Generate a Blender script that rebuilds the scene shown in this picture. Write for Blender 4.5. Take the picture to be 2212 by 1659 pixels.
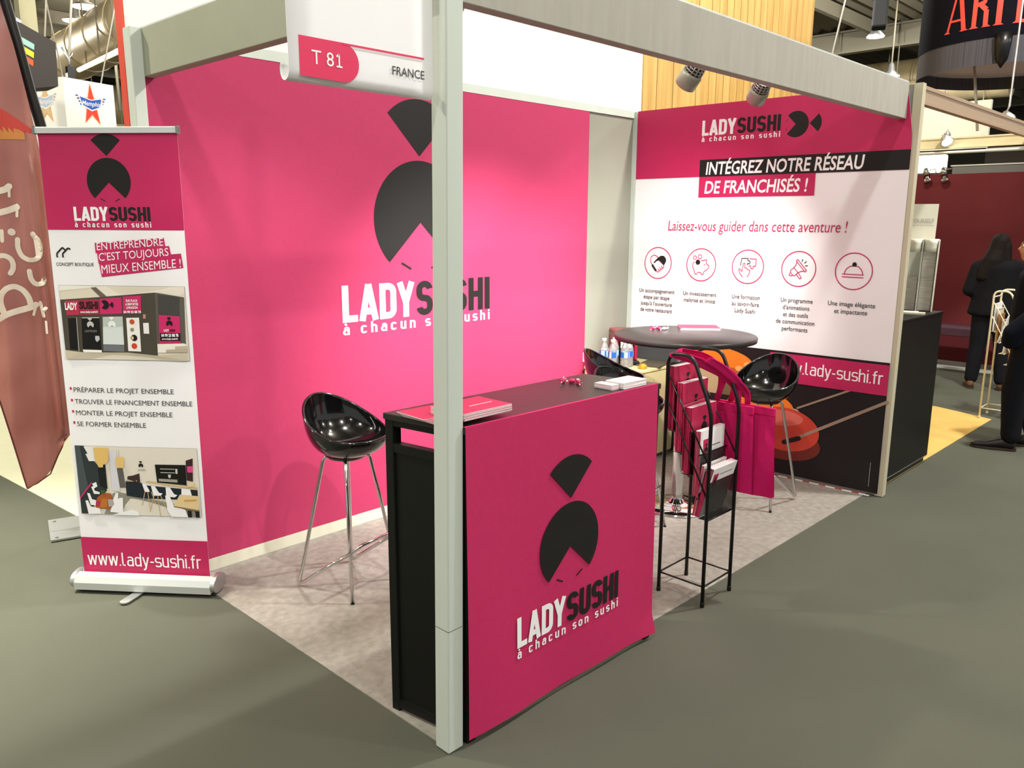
import bpy, bmesh, math, random
from mathutils import Vector, Matrix
random.seed(7)
PI = math.pi
scene = bpy.context.scene
for _o in list(bpy.data.objects):
    bpy.data.objects.remove(_o, do_unlink=True)
COL = scene.collection

# ------------------------------------------------------------------ camera
CAM = dict(f=1741.16, loc=(-1.5384, -1.7756, 1.7067), yaw=0.7714, pitch=0.1986, roll=0.0048)
cam_d = bpy.data.cameras.new('camera')
cam_d.sensor_fit = 'HORIZONTAL'
cam_d.sensor_width = 36.0
cam_d.lens = 36.0 * CAM['f'] / 2212.0
cam_d.clip_start = 0.05
cam_d.clip_end = 200
cam = bpy.data.objects.new('camera', cam_d)
COL.objects.link(cam)
_y, _p, _r = CAM['yaw'], CAM['pitch'], CAM['roll']
_f = Vector((math.cos(_p) * math.cos(_y), math.cos(_p) * math.sin(_y), -math.sin(_p)))
_rt = Vector((math.sin(_y), -math.cos(_y), 0))
_up = _rt.cross(_f)
_R = math.cos(_r) * _rt + math.sin(_r) * _up
_U = -math.sin(_r) * _rt + math.cos(_r) * _up
_m = Matrix((_R, _U, -_f)).transposed().to_4x4()
_m.translation = Vector(CAM['loc'])
cam.matrix_world = _m
scene.camera = cam

# ------------------------------------------------------------------ world, lights, exposure
scene.view_settings.view_transform = 'Standard'
scene.view_settings.look = 'None'
scene.view_settings.gamma = 1.0
scene.view_settings.use_curve_mapping = False
scene.view_settings.exposure = 0.0
world = bpy.data.worlds.new('hall_air')
scene.world = world
world.use_nodes = True
_bg = world.node_tree.nodes['Background']
_bg.inputs[0].default_value = (1.0, 0.985, 0.96, 1)
_bg.inputs[1].default_value = 0.55

def add_light(name, kind, loc, energy, color=(1, 1, 1), size=0.3, aim=None, cone=None, blend=0.6):
    d = bpy.data.lights.new(name, kind)
    d.energy = energy
    d.color = color
    if kind in ('POINT', 'SPOT'):
        d.shadow_soft_size = size
    if kind == 'SPOT':
        d.spot_size = cone
        d.spot_blend = blend
    o = bpy.data.objects.new(name, d)
    COL.objects.link(o)
    o.location = loc
    if aim is not None:
        o.rotation_euler = (Vector(aim)).to_track_quat('-Z', 'Y').to_euler()
    return o

WARM = (1.0, 0.99, 0.94)
HALL_P = 375
for _i, _x in enumerate((-7.4, -1.5, 4.6, 10.6)):
    for _j, _yy in enumerate((-7.4, -1.5, 4.6, 10.6)):
        e = HALL_P * {(1, 1): 0.75, (1, 2): 3.0, (0, 2): 1.5, (2, 1): 3.8, (0, 1): 1.3, (0, 0): 0.4, (1, 0): 1.8, (2, 0): 2.1}.get((_i, _j), 1.0)
        c = (1.0, 0.96, 0.78) if (_i, _j) in ((1, 2), (0, 2)) else WARM
        if (_i, _j) == (1, 2):
            _x, _yl = -2.6, 4.9
        else:
            _yl = _yy
        add_light('hall_lamp_light', 'POINT', (_x, _yl, 6.5), e, c, 0.16)
add_light('hall_reflector_light', 'SPOT', (-2.3, 3.5, 6.6), 3600, (1.0, 0.97, 0.80), 0.16, aim=(0.85, -0.80, -6.6), cone=math.radians(37), blend=0.9)
for _x, _yy in ((7.0, 20.0), (17.0, 12.0), (19.0, 4.0), (4.0, 27.0)):
    add_light('hall_lamp_light', 'POINT', (_x, _yy, 6.3), 900, WARM, 0.2)

# ------------------------------------------------------------------ materials
def lin(h):
    h = h.lstrip('#')
    v = [int(h[i:i + 2], 16) / 255 for i in (0, 2, 4)]
    return tuple((c / 12.92 if c <= 0.04045 else ((c + 0.055) / 1.055) ** 2.4) for c in v) + (1.0,)

MATS = {}
def mat(name, hexc, rough=0.5, metal=0.0, spec=0.5, noise=0.0, nscale=20.0, bump=0.0, bscale=200.0, emit=None, estr=0.0, coat=0.0, trans=0.0, ior=1.45, alpha=1.0, stretch=None):
    if name in MATS:
        return MATS[name]
    m = bpy.data.materials.new(name)
    m.use_nodes = True
    nt = m.node_tree
    b = nt.nodes['Principled BSDF']
    b.inputs['Base Color'].default_value = lin(hexc)
    b.inputs['Roughness'].default_value = rough
    b.inputs['Metallic'].default_value = metal
    b.inputs['Specular IOR Level'].default_value = spec
    b.inputs['IOR'].default_value = ior
    b.inputs['Coat Weight'].default_value = coat
    b.inputs['Transmission Weight'].default_value = trans
    b.inputs['Alpha'].default_value = alpha
    if emit:
        b.inputs['Emission Color'].default_value = lin(emit)
        b.inputs['Emission Strength'].default_value = estr
    if noise or bump:
        tc = nt.nodes.new('ShaderNodeTexCoord')
        mp = nt.nodes.new('ShaderNodeMapping')
        if stretch:
            mp.inputs['Scale'].default_value = stretch
        nt.links.new(tc.outputs['Object'], mp.inputs['Vector'])
    if noise:
        n = nt.nodes.new('ShaderNodeTexNoise')
        n.inputs['Scale'].default_value = nscale
        n.inputs['Detail'].default_value = 5
        nt.links.new(mp.outputs['Vector'], n.inputs['Vector'])
        r = nt.nodes.new('ShaderNodeValToRGB')
        c = lin(hexc)
        r.color_ramp.elements[0].position = 0.3
        r.color_ramp.elements[1].position = 0.7
        r.color_ramp.elements[0].color = tuple(x * (1 - noise) for x in c[:3]) + (1,)
        r.color_ramp.elements[1].color = tuple(min(1, x * (1 + noise)) for x in c[:3]) + (1,)
        nt.links.new(n.outputs['Fac'], r.inputs['Fac'])
        nt.links.new(r.outputs['Color'], b.inputs['Base Color'])
    if bump:
        n2 = nt.nodes.new('ShaderNodeTexNoise')
        n2.inputs['Scale'].default_value = bscale
        nt.links.new(mp.outputs['Vector'], n2.inputs['Vector'])
        bp = nt.nodes.new('ShaderNodeBump')
        bp.inputs['Strength'].default_value = bump
        bp.inputs['Distance'].default_value = 0.004
        nt.links.new(n2.outputs['Fac'], bp.inputs['Height'])
        nt.links.new(bp.outputs['Normal'], b.inputs['Normal'])
    MATS[name] = m
    return m

PINKW = mat('pink_wall_fabric', '#B2375E', 0.8, noise=0.03, nscale=60, bump=0.05, bscale=400, spec=0.3)
PINK = mat('pink_fabric', '#BE2C5E', 0.75, noise=0.04, nscale=60, bump=0.05, bscale=400, spec=0.25)
PINKP = mat('pink_print', '#C02A5E', 0.55, spec=0.3)
PINKV = mat('pink_vinyl', '#BC2459', 0.55, noise=0.03, nscale=6, spec=0.35)
INK = mat('black_print', '#201E1D', 0.6, spec=0.25)
WHITEP = mat('white_print', '#F2F0F1', 0.55, spec=0.3)
PAPER = mat('white_paper', '#EEEBEA', 0.7, spec=0.25)
VINYL = mat('white_vinyl', '#F0EEF0', 0.5, noise=0.012, nscale=3, spec=0.3)
GREYTX = mat('dark_grey_text', '#34302F', 0.6)
GREYW = mat('grey_wall_board', '#909184', 0.55, noise=0.025, nscale=3, spec=0.3)
GREYP = mat('grey_post_cover', '#C4CBC2', 0.6, noise=0.03, nscale=8, spec=0.3, stretch=(1, 1, .15))
GREYB = mat('grey_beam_cloth', '#A5A197', 0.75, noise=0.05, nscale=9, spec=0.2, stretch=(3, 3, .4), bump=0.1, bscale=300)
LITBASE = mat('grey_baseboard_lit_cream', '#D8D6C2', 0.5)  # grey wall strip, the cream light on it put into the colour
BLACKL = mat('black_lacquer_board', '#121311', 0.42, spec=0.3)
BLACKT = mat('black_counter_top', '#2A2624', 0.32, spec=0.5, noise=0.1, nscale=90)
BLACKM = mat('black_metal', '#0C0C0D', 0.32, spec=0.5)
GLOSSK = mat('glossy_black_plastic', '#0A0A0B', 0.12, spec=0.6, coat=0.5)
CHROME = mat('chrome', '#DADADA', 0.08, metal=1.0)
ALU = mat('brushed_aluminium', '#C4C6C6', 0.32, metal=0.85)
ALUL = mat('light_aluminium', '#D6DAD8', 0.4, metal=0.4)
CARPET = mat('grey_hall_carpet', '#58594F', 0.95, noise=0.05, nscale=1.3, spec=0.1, bump=0.25, bscale=500)
FELT = mat('pale_felt_carpet', '#97928A', 0.95, noise=0.16, nscale=26, spec=0.1, bump=0.4, bscale=260)
WHITECARP = mat('white_carpet', '#C9C8AE', 0.95, noise=0.02, nscale=8, spec=0.1)
YELCARP = mat('yellow_carpet', '#D8B368', 0.95, noise=0.05, nscale=5, spec=0.1)
BLUECARP = mat('pale_blue_carpet', '#B4BAB4', 0.95, noise=0.02, nscale=8, spec=0.1)
CREAM = mat('cream_wall_board', '#F0EAE0', 0.7, noise=0.01, nscale=2)
RED = mat('red_wall_edge', '#D2452E', 0.6)
MAROON = mat('maroon_board', '#6B2A2D', 0.8, noise=0.05, nscale=3, spec=0.2)
PURPLE = mat('dark_plum_bench', '#4A2B38', 0.7)
BEIGE = mat('beige_cabinet', '#C9BE8E', 0.5)
GREYD = mat('dark_grey_board', '#4B4A47', 0.6)
STEEL = mat('roof_steel', '#8C8470', 0.6, spec=0.4)
SHEET = mat('roof_sheet', '#77705F', 0.65)
DUCT = mat('duct_sheet', '#D2BE93', 0.42, metal=0.35, noise=0.12, nscale=2.5)
CABLE = mat('cable_grey', '#B9B3A5', 0.5)
WIREK = mat('black_cable', '#161515', 0.5)
LAMPW = mat('lamp_glow', '#FFFFFF', 0.5, emit='#FFF8E6', estr=14)
GLOWW = mat('lit_panel', '#FFFFFF', 0.5, emit='#FFF3DA', estr=1.6)
SKIN = mat('skin', '#C08A6C', 0.55, noise=0.04, nscale=20)
HAIR = mat('dark_brown_hair', '#140E0B', 0.65, spec=0.15, noise=0.3, nscale=60, stretch=(1, 1, .1))
COAT = mat('black_wool', '#131316', 0.9, noise=0.15, nscale=40, spec=0.15, bump=0.3, bscale=150)
NAVY = mat('navy_cloth', '#10131D', 0.9, noise=0.12, nscale=30, spec=0.15)
JEAN = mat('dark_trousers', '#17171C', 0.9, spec=0.15, noise=0.1, nscale=20)
LEATHER = mat('brown_leather', '#6B4630', 0.5)
DARKSHOE = mat('dark_shoe', '#1B1716', 0.4)
NAVYFAB = mat('navy_sign_fabric', '#0B0B13', 0.85, spec=0.1, noise=0.06, nscale=4)
ORANGER = mat('orange_red_print', '#C43D30', 0.6)
LTGREY = mat('pale_grey_plastic', '#C9C9BE', 0.5)
CREAMT = mat('cream_enamel', '#E9E2C4', 0.4)
WOODB = mat('kraft_brown_card', '#9C6B3E', 0.7)
BLUE = mat('blue_label', '#1D55B4', 0.5)
LBLUE = mat('pale_blue_label', '#9CC7E8', 0.5)
MAROONP = mat('maroon_plastic', '#A01F3C', 0.25, coat=0.4)
GOLD = mat('gold_foil', '#C9A73C', 0.3, metal=0.7)
FRINGE = mat('grey_fringe', '#413F45', 0.8, noise=0.5, nscale=30, stretch=(6, 6, .02))
SAIL = mat('lilac_white_fabric', '#C9BFC6', 0.7)
TOTE = mat('magenta_tote_cloth', '#CF1F66', 0.85, noise=0.05, nscale=40, spec=0.15, bump=0.15, bscale=500)
BROCH = mat('magenta_brochure', '#BE2C55', 0.4, spec=0.4)
FOIL = mat('pink_candy_wrap', '#E2266A', 0.25, coat=0.4)

def clear_plastic():
    m = bpy.data.materials.new('clear_bottle_plastic')
    m.use_nodes = True
    nt = m.node_tree
    nt.nodes.clear()
    out = nt.nodes.new('ShaderNodeOutputMaterial')
    mx = nt.nodes.new('ShaderNodeMixShader')
    tr = nt.nodes.new('ShaderNodeBsdfTransparent')
    tr.inputs[0].default_value = (0.93, 0.94, 0.92, 1)
    gl = nt.nodes.new('ShaderNodeBsdfGlossy')
    gl.inputs['Roughness'].default_value = 0.08
    fr = nt.nodes.new('ShaderNodeFresnel')
    fr.inputs[0].default_value = 1.5
    ad = nt.nodes.new('ShaderNodeMath')
    ad.operation = 'ADD'
    ad.inputs[1].default_value = 0.1
    nt.links.new(fr.outputs[0], ad.inputs[0])
    nt.links.new(ad.outputs[0], mx.inputs[0])
    nt.links.new(tr.outputs[0], mx.inputs[1])
    nt.links.new(gl.outputs[0], mx.inputs[2])
    df = nt.nodes.new('ShaderNodeBsdfDiffuse')
    df.inputs[0].default_value = (0.9, 0.92, 0.9, 1)
    m2 = nt.nodes.new('ShaderNodeMixShader')
    m2.inputs[0].default_value = 0.16
    nt.links.new(mx.outputs[0], m2.inputs[1])
    nt.links.new(df.outputs[0], m2.inputs[2])
    nt.links.new(m2.outputs[0], out.inputs[0])
    return m
CLEAR = clear_plastic()

def flag_cloth():
    m = bpy.data.materials.new('brown_sheer_flag')
    m.use_nodes = True
    nt = m.node_tree
    nt.nodes.clear()
    out = nt.nodes.new('ShaderNodeOutputMaterial')
    tc = nt.nodes.new('ShaderNodeTexCoord')
    n = nt.nodes.new('ShaderNodeTexNoise')
    n.inputs['Scale'].default_value = 2.2
    nt.links.new(tc.outputs['Object'], n.inputs['Vector'])
    r = nt.nodes.new('ShaderNodeValToRGB')
    r.color_ramp.elements[0].position = 0.35
    r.color_ramp.elements[0].color = lin('#A4625A')
    r.color_ramp.elements[1].position = 0.7
    r.color_ramp.elements[1].color = lin('#C08078')
    nt.links.new(n.outputs['Fac'], r.inputs['Fac'])
    df = nt.nodes.new('ShaderNodeBsdfDiffuse')
    tl = nt.nodes.new('ShaderNodeBsdfTranslucent')
    gl = nt.nodes.new('ShaderNodeBsdfGlossy')
    gl.inputs['Roughness'].default_value = 0.22
    nt.links.new(r.outputs['Color'], df.inputs[0])
    nt.links.new(r.outputs['Color'], tl.inputs[0])
    m1 = nt.nodes.new('ShaderNodeMixShader')
    m1.inputs[0].default_value = 0.35
    m2 = nt.nodes.new('ShaderNodeMixShader')
    m2.inputs[0].default_value = 0.08
    nt.links.new(df.outputs[0], m1.inputs[1])
    nt.links.new(tl.outputs[0], m1.inputs[2])
    nt.links.new(m1.outputs[0], m2.inputs[1])
    nt.links.new(gl.outputs[0], m2.inputs[2])
    nt.links.new(m2.outputs[0], out.inputs[0])
    return m
FLAGM = flag_cloth()

def mesh_metal(name, hexc):
    m = bpy.data.materials.new(name)
    m.use_nodes = True
    nt = m.node_tree
    b = nt.nodes['Principled BSDF']
    b.inputs['Base Color'].default_value = lin(hexc)
    b.inputs['Roughness'].default_value = 0.4
    tc = nt.nodes.new('ShaderNodeTexCoord')
    mp = nt.nodes.new('ShaderNodeMapping')
    mp.inputs['Rotation'].default_value = (0, math.radians(45), 0)
    nt.links.new(tc.outputs['Object'], mp.inputs['Vector'])
    sx = nt.nodes.new('ShaderNodeSeparateXYZ')
    nt.links.new(mp.outputs['Vector'], sx.inputs[0])
    outs = []
    for ax in ('X', 'Z'):
        mu = nt.nodes.new('ShaderNodeMath'); mu.operation = 'MULTIPLY'; mu.inputs[1].default_value = 180
        fr = nt.nodes.new('ShaderNodeMath'); fr.operation = 'FRACT'
        gt = nt.nodes.new('ShaderNodeMath'); gt.operation = 'LESS_THAN'; gt.inputs[1].default_value = 0.6
        nt.links.new(sx.outputs[ax], mu.inputs[0]); nt.links.new(mu.outputs[0], fr.inputs[0]); nt.links.new(fr.outputs[0], gt.inputs[0])
        outs.append(gt)
    mxx = nt.nodes.new('ShaderNodeMath'); mxx.operation = 'MAXIMUM'
    nt.links.new(outs[0].outputs[0], mxx.inputs[0]); nt.links.new(outs[1].outputs[0], mxx.inputs[1])
    nt.links.new(mxx.outputs[0], b.inputs['Alpha'])
    return m
MESHK = mesh_metal('black_wire_mesh', '#101011')
MESHW = mesh_metal('cream_wire_mesh', '#E4DFC8')

def slat_wood():
    m = bpy.data.materials.new('pale_timber_slats')
    m.use_nodes = True
    nt = m.node_tree
    b = nt.nodes['Principled BSDF']
    b.inputs['Roughness'].default_value = 0.6
    tc = nt.nodes.new('ShaderNodeTexCoord')
    mp = nt.nodes.new('ShaderNodeMapping')
    mp.inputs['Scale'].default_value = (5, 5, 0.35)
    nt.links.new(tc.outputs['Object'], mp.inputs['Vector'])
    n = nt.nodes.new('ShaderNodeTexNoise')
    n.inputs['Scale'].default_value = 3.0
    n.inputs['Detail'].default_value = 6
    nt.links.new(mp.outputs['Vector'], n.inputs['Vector'])
    r = nt.nodes.new('ShaderNodeValToRGB')
    r.color_ramp.elements[0].position = 0.3
    r.color_ramp.elements[0].color = lin('#B88C47')
    r.color_ramp.elements[1].position = 0.72
    r.color_ramp.elements[1].color = lin('#D2AC66')
    nt.links.new(n.outputs['Fac'], r.inputs['Fac'])
    nt.links.new(r.outputs['Color'], b.inputs['Base Color'])
    return m
SLAT = slat_wood()

# ------------------------------------------------------------------ builders
RM = {}      # matrix of each root, so parts can be given in world coordinates

def mname(n):
    return n

class MB:
    def __init__(s):
        s.bm = bmesh.new()
        s.mats = []
    def mi(s, m):
        if m not in s.mats:
            s.mats.append(m)
        return s.mats.index(m)
    def face(s, vs, m, smooth=False):
        bv = [s.bm.verts.new(v) for v in vs]
        try:
            f = s.bm.faces.new(bv)
        except ValueError:
            return
        f.material_index = s.mi(m)
        f.smooth = smooth
    def box(s, lo, hi, m, M=None, bevel=0.0):
        x0, y0, z0 = lo
        x1, y1, z1 = hi
        P = [(x0, y0, z0), (x1, y0, z0), (x1, y1, z0), (x0, y1, z0), (x0, y0, z1), (x1, y0, z1), (x1, y1, z1), (x0, y1, z1)]
        s.hexa(P, m, M, bevel)
    def hexa(s, P, m, M=None, bevel=0.0):
        P = [Vector(p) for p in P]
        if M is not None:
            P = [M @ p for p in P]
        v = [s.bm.verts.new(p) for p in P]
        k = s.mi(m)
        fs = []
        for q in ((0, 3, 2, 1), (4, 5, 6, 7), (0, 1, 5, 4), (1, 2, 6, 5), (2, 3, 7, 6), (3, 0, 4, 7)):
            f = s.bm.faces.new([v[i] for i in q])
            f.material_index = k
            fs.append(f)
        if bevel:
            es = list({e for f in fs for e in f.edges})
            r = bmesh.ops.bevel(s.bm, geom=es, offset=bevel, segments=2, affect='EDGES', profile=0.5)
            for f in r['faces']:
                f.material_index = k
    def tube(s, pts, r, m, seg=10, closed=False, cap=True, smooth=True):
        pts = [Vector(p) for p in pts]
        n = len(pts)
        rs = r if isinstance(r, (list, tuple)) else [r] * n
        k = s.mi(m)
        rings = []
        up = None
        for i in range(n):
            if closed:
                t = pts[(i + 1) % n] - pts[i - 1]
            else:
                t = pts[min(i + 1, n - 1)] - pts[max(i - 1, 0)]
            t.normalize()
            if up is None:
                a = Vector((0, 0, 1)) if abs(t.z) < 0.9 else Vector((1, 0, 0))
                up = (a - a.dot(t) * t).normalized()
            else:
                up = (up - up.dot(t) * t).normalized()
            w = t.cross(up)
            rings.append([s.bm.verts.new(pts[i] + rs[i] * (math.cos(2 * PI * j / seg) * up + math.sin(2 * PI * j / seg) * w)) for j in range(seg)])
        for i in range(n if closed else n - 1):
            A, B = rings[i], rings[(i + 1) % n]
            for j in range(seg):
                f = s.bm.faces.new((A[j], A[(j + 1) % seg], B[(j + 1) % seg], B[j]))
                f.material_index = k
                f.smooth = smooth
        if cap and not closed:
            for R in (rings[0][::-1], rings[-1]):
                f = s.bm.faces.new(R)
                f.material_index = k
    def lathe(s, prof, m, c=(0, 0, 0), seg=32, smooth=True, axis=None):
        k = s.mi(m)
        c = Vector(c)
        rings = []
        Q = Vector((0, 0, 1)).rotation_difference(Vector(axis)).to_matrix() if axis is not None else Matrix.Identity(3)
        for (r, z) in prof:
            if r < 1e-6:
                rings.append([s.bm.verts.new(c + Q @ Vector((0, 0, z)))])
            else:
                rings.append([s.bm.verts.new(c + Q @ Vector((r * math.cos(2 * PI * j / seg), r * math.sin(2 * PI * j / seg), z))) for j in range(seg)])
        for A, B in zip(rings, rings[1:]):
            for j in range(seg):
                a, b = A[j % len(A)], A[(j + 1) % len(A)]
                c2, d = B[(j + 1) % len(B)], B[j % len(B)]
                vs = []
                for q in (a, b, c2, d):
                    if q not in vs:
                        vs.append(q)
                if len(vs) > 2:
                    f = s.bm.faces.new(vs)
                    f.material_index = k
                    f.smooth = smooth
    def prism(s, poly, O, U, V, N, t, m, smooth=False):
        """poly in (u,v), extruded from O by t along N"""
        O, U, V, N = Vector(O), Vector(U), Vector(V), Vector(N)
        k = s.mi(m)
        a = [s.bm.verts.new(O + U * u + V * v) for u, v in poly]
        b = [s.bm.verts.new(O + U * u + V * v + N * t) for u, v in poly]
        n = len(poly)
        fs = [s.bm.faces.new(a[::-1]), s.bm.faces.new(b)]
        for i in range(n):
            fs.append(s.bm.faces.new((a[i], a[(i + 1) % n], b[(i + 1) % n], b[i])))
        for f in fs:
            f.material_index = k
    def grid(s, fn, nu, nv, m, smooth=True, wrap=False):
        k = s.mi(m)
        V = [[s.bm.verts.new(fn(i / nu, j / nv)) for j in range(nv + 1)] for i in range(nu + (0 if wrap else 1))]
        L = len(V)
        for i in range(nu):
            for j in range(nv):
                f = s.bm.faces.new((V[i][j], V[(i + 1) % L][j], V[(i + 1) % L][j + 1], V[i][j + 1]))
                f.material_index = k
                f.smooth = smooth
    def build(s, name, parent=None, world=False, recalc=True, thick=0.0):
        if recalc:
            bmesh.ops.recalc_face_normals(s.bm, faces=s.bm.faces[:])
        me = bpy.data.meshes.new(name)
        s.bm.to_mesh(me)
        s.bm.free()
        for m in s.mats:
            me.materials.append(m)
        o = bpy.data.objects.new(name, me)
        COL.objects.link(o)
        link(o, parent, world)
        if thick:
            md = o.modifiers.new('thickness', 'SOLIDIFY')
            md.thickness = thick
            md.offset = 0
        return o

def link(o, parent, world):
    if parent is not None:
        M = RM.get(parent.name, Matrix.Identity(4))
        o.parent = parent
        RM[o.name] = M
        if world:
            o.data.transform(M.inverted())

def tag(o, label, cat, group=None, kind=None):
    if label:
        o['label'] = label
    if cat:
        o['category'] = cat
    if group:
        o['group'] = group
    if kind:
        o['kind'] = kind
    return o

def thing(name, label, cat, loc=(0, 0, 0), rz=0.0, group=None):
    o = bpy.data.objects.new(name, None)
    o.empty_display_size = 0.1
    COL.objects.link(o)
    o.location = loc
    o.rotation_euler = (0, 0, rz)
    RM[o.name] = Matrix.Translation(Vector(loc)) @ Matrix.Rotation(rz, 4, 'Z')
    return tag(o, label, cat, group)

def struct(o):
    o['kind'] = 'structure'
    return o

def dup(root, loc, rz=None, label=None, group=None, M=None):
    r = root.copy()
    COL.objects.link(r)
    r.location = loc
    if rz is not None:
        r.rotation_euler = (0, 0, rz)
    if label:
        r['label'] = label
    if group:
        r['group'] = group
    for ch in list(root.children):
        c = ch.copy()
        COL.objects.link(c)
        c.parent = r
        for g in list(ch.children):
            d = g.copy()
            COL.objects.link(d)
            d.parent = c
    return r

# --- flat printing on a plane
_cap = {}
def text_polys(s, bold=0.0, shear=0.0, spacing=1.0):
    cu = bpy.data.curves.new('t', 'FONT')
    cu.body = s
    cu.size = 1.0
    cu.offset = bold
    cu.shear = shear
    cu.space_character = spacing
    cu.resolution_u = 3
    cu.fill_mode = 'FRONT'
    o = bpy.data.objects.new('t', cu)
    COL.objects.link(o)
    dg = bpy.context.evaluated_depsgraph_get()
    me = o.evaluated_get(dg).to_mesh()
    vs = [(v.co.x, v.co.y) for v in me.vertices]
    fs = [tuple(p.vertices) for p in me.polygons]
    o.evaluated_get(dg).to_mesh_clear()
    bpy.data.objects.remove(o)
    bpy.data.curves.remove(cu)
    return vs, fs

def cap_h(bold):
    if bold not in _cap:
        v, _ = text_polys('H', bold)
        _cap[bold] = (min(p[1] for p in v), max(p[1] for p in v))
    return _cap[bold]

class Pr:
    """a printed plane: O + U*u + V*v, layers stacked along N"""
    def __init__(s, O, U, V, N, off=0.0):
        s.O, s.U, s.V, s.N = Vector(O), Vector(U), Vector(V), Vector(N)
        s.off = off
        s.mb = MB()
        s.surf = None
    def sub(s, off=None):
        q = Pr(s.O, s.U, s.V, s.N, s.off if off is None else off)
        q.surf = s.surf
        return q
    def P(s, u, v, l):
        d = s.off + 0.0007 * l
        if s.surf:
            return s.surf(u, v, d)
        return s.O + s.U * u + s.V * v + s.N * d
    def poly(s, pts, m, l=0):
        s.mb.face([s.P(u, v, l) for u, v in pts], m)
    def rect(s, u0, v0, u1, v1, m, l=0):
        s.poly([(u0, v0), (u1, v0), (u1, v1), (u0, v1)], m, l)
    def sector(s, cu, cv, r, a0, a1, m, l=0, n=40, apex=None):
        pts = [(cu + r * math.cos(a0 + (a1 - a0) * i / n), cv + r * math.sin(a0 + (a1 - a0) * i / n)) for i in range(n + 1)]
        if apex:
            pts.append(apex)
        s.poly(pts, m, l)
    def disc(s, cu, cv, r, m, l=0, ry=None, n=28):
        ry = ry or r
        s.poly([(cu + r * math.cos(2 * PI * i / n), cv + ry * math.sin(2 * PI * i / n)) for i in range(n)], m, l)
    def ring(s, cu, cv, r, w, m, l=0, n=48):
        for i in range(n):
            a, b = 2 * PI * i / n, 2 * PI * (i + 1) / n
            s.poly([(cu + R * math.cos(t), cv + R * math.sin(t)) for R, t in ((r - w / 2, a), (r + w / 2, a), (r + w / 2, b), (r - w / 2, b))], m, l)
    def stroke(s, pts, w, m, l=0, closed=False, caps=True):
        n = len(pts)
        for i in range(n if closed else n - 1):
            a, b = Vector(pts[i]), Vector(pts[(i + 1) % n])
            d = (b - a)
            if d.length < 1e-7:
                continue
            d.normalize()
            q = Vector((-d.y, d.x)) * w / 2
            s.poly([tuple(a + q), tuple(a - q), tuple(b - q), tuple(b + q)], m, l)
        if caps:
            for p in pts:
                s.disc(p[0], p[1], w / 2, m, l, n=10)
    def text(s, t, u0, u1, base, cap, m, l=0, bold=0.0, shear=0.0, spacing=1.0, slope=0.0):
        vs, fs = text_polys(t, bold, shear, spacing)
        x0, x1 = min(v[0] for v in vs), max(v[0] for v in vs)
        y0, y1 = cap_h(bold)
        sx = (u1 - u0) / (x1 - x0)
        sy = cap / (y1 - y0)
        k = s.mb.mi(m)
        bv = []
        for x, y in vs:
            u = u0 + (x - x0) * sx
            v = base + (y - y0) * sy + slope * (u - u0)
            bv.append(s.mb.bm.verts.new(s.P(u, v, l)))
        for f in fs:
            try:
                q = s.mb.bm.faces.new([bv[i] for i in f])
                q.material_index = k
            except ValueError:
                pass
    def build(s, name, parent=None):
        return s.mb.build(name, parent, world=True, recalc=False)

def emblem(p, cu, cv, r, m, l=1, rot=0.0, eyes=True, fr=0.94, gap=1.075, sx=1.0):
    """disc with a quarter cut out plus a fan; rot=0 has the cut facing down and the fan on top"""
    def T(pts):
        c, s_ = math.cos(rot), math.sin(rot)
        return [(cu + sx * r * (x * c - y * s_), cv + r * (x * s_ + y * c)) for x, y in pts]
    n = 60
    a0, a1 = math.radians(-46), math.radians(226)
    d = [(math.cos(a0 + (a1 - a0) * i / n), math.sin(a0 + (a1 - a0) * i / n)) for i in range(n + 1)] + [(0, -0.05)]
    p.poly(T(d), m, l)
    b0, b1 = math.radians(45), math.radians(135)
    f = [(fr * math.cos(b0 + (b1 - b0) * i / 20), gap + fr * math.sin(b0 + (b1 - b0) * i / 20)) for i in range(21)] + [(0, gap)]
    p.poly(T(f), m, l)
    if eyes:
        for x0, y0, x1, y1 in ((-0.44, -0.74, -0.23, -0.85), (0.44, -0.74, 0.23, -0.85)):
            p.stroke(T([(x0, y0), (x1, y1)]), 0.035 * r, m, l, caps=False)

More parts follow.
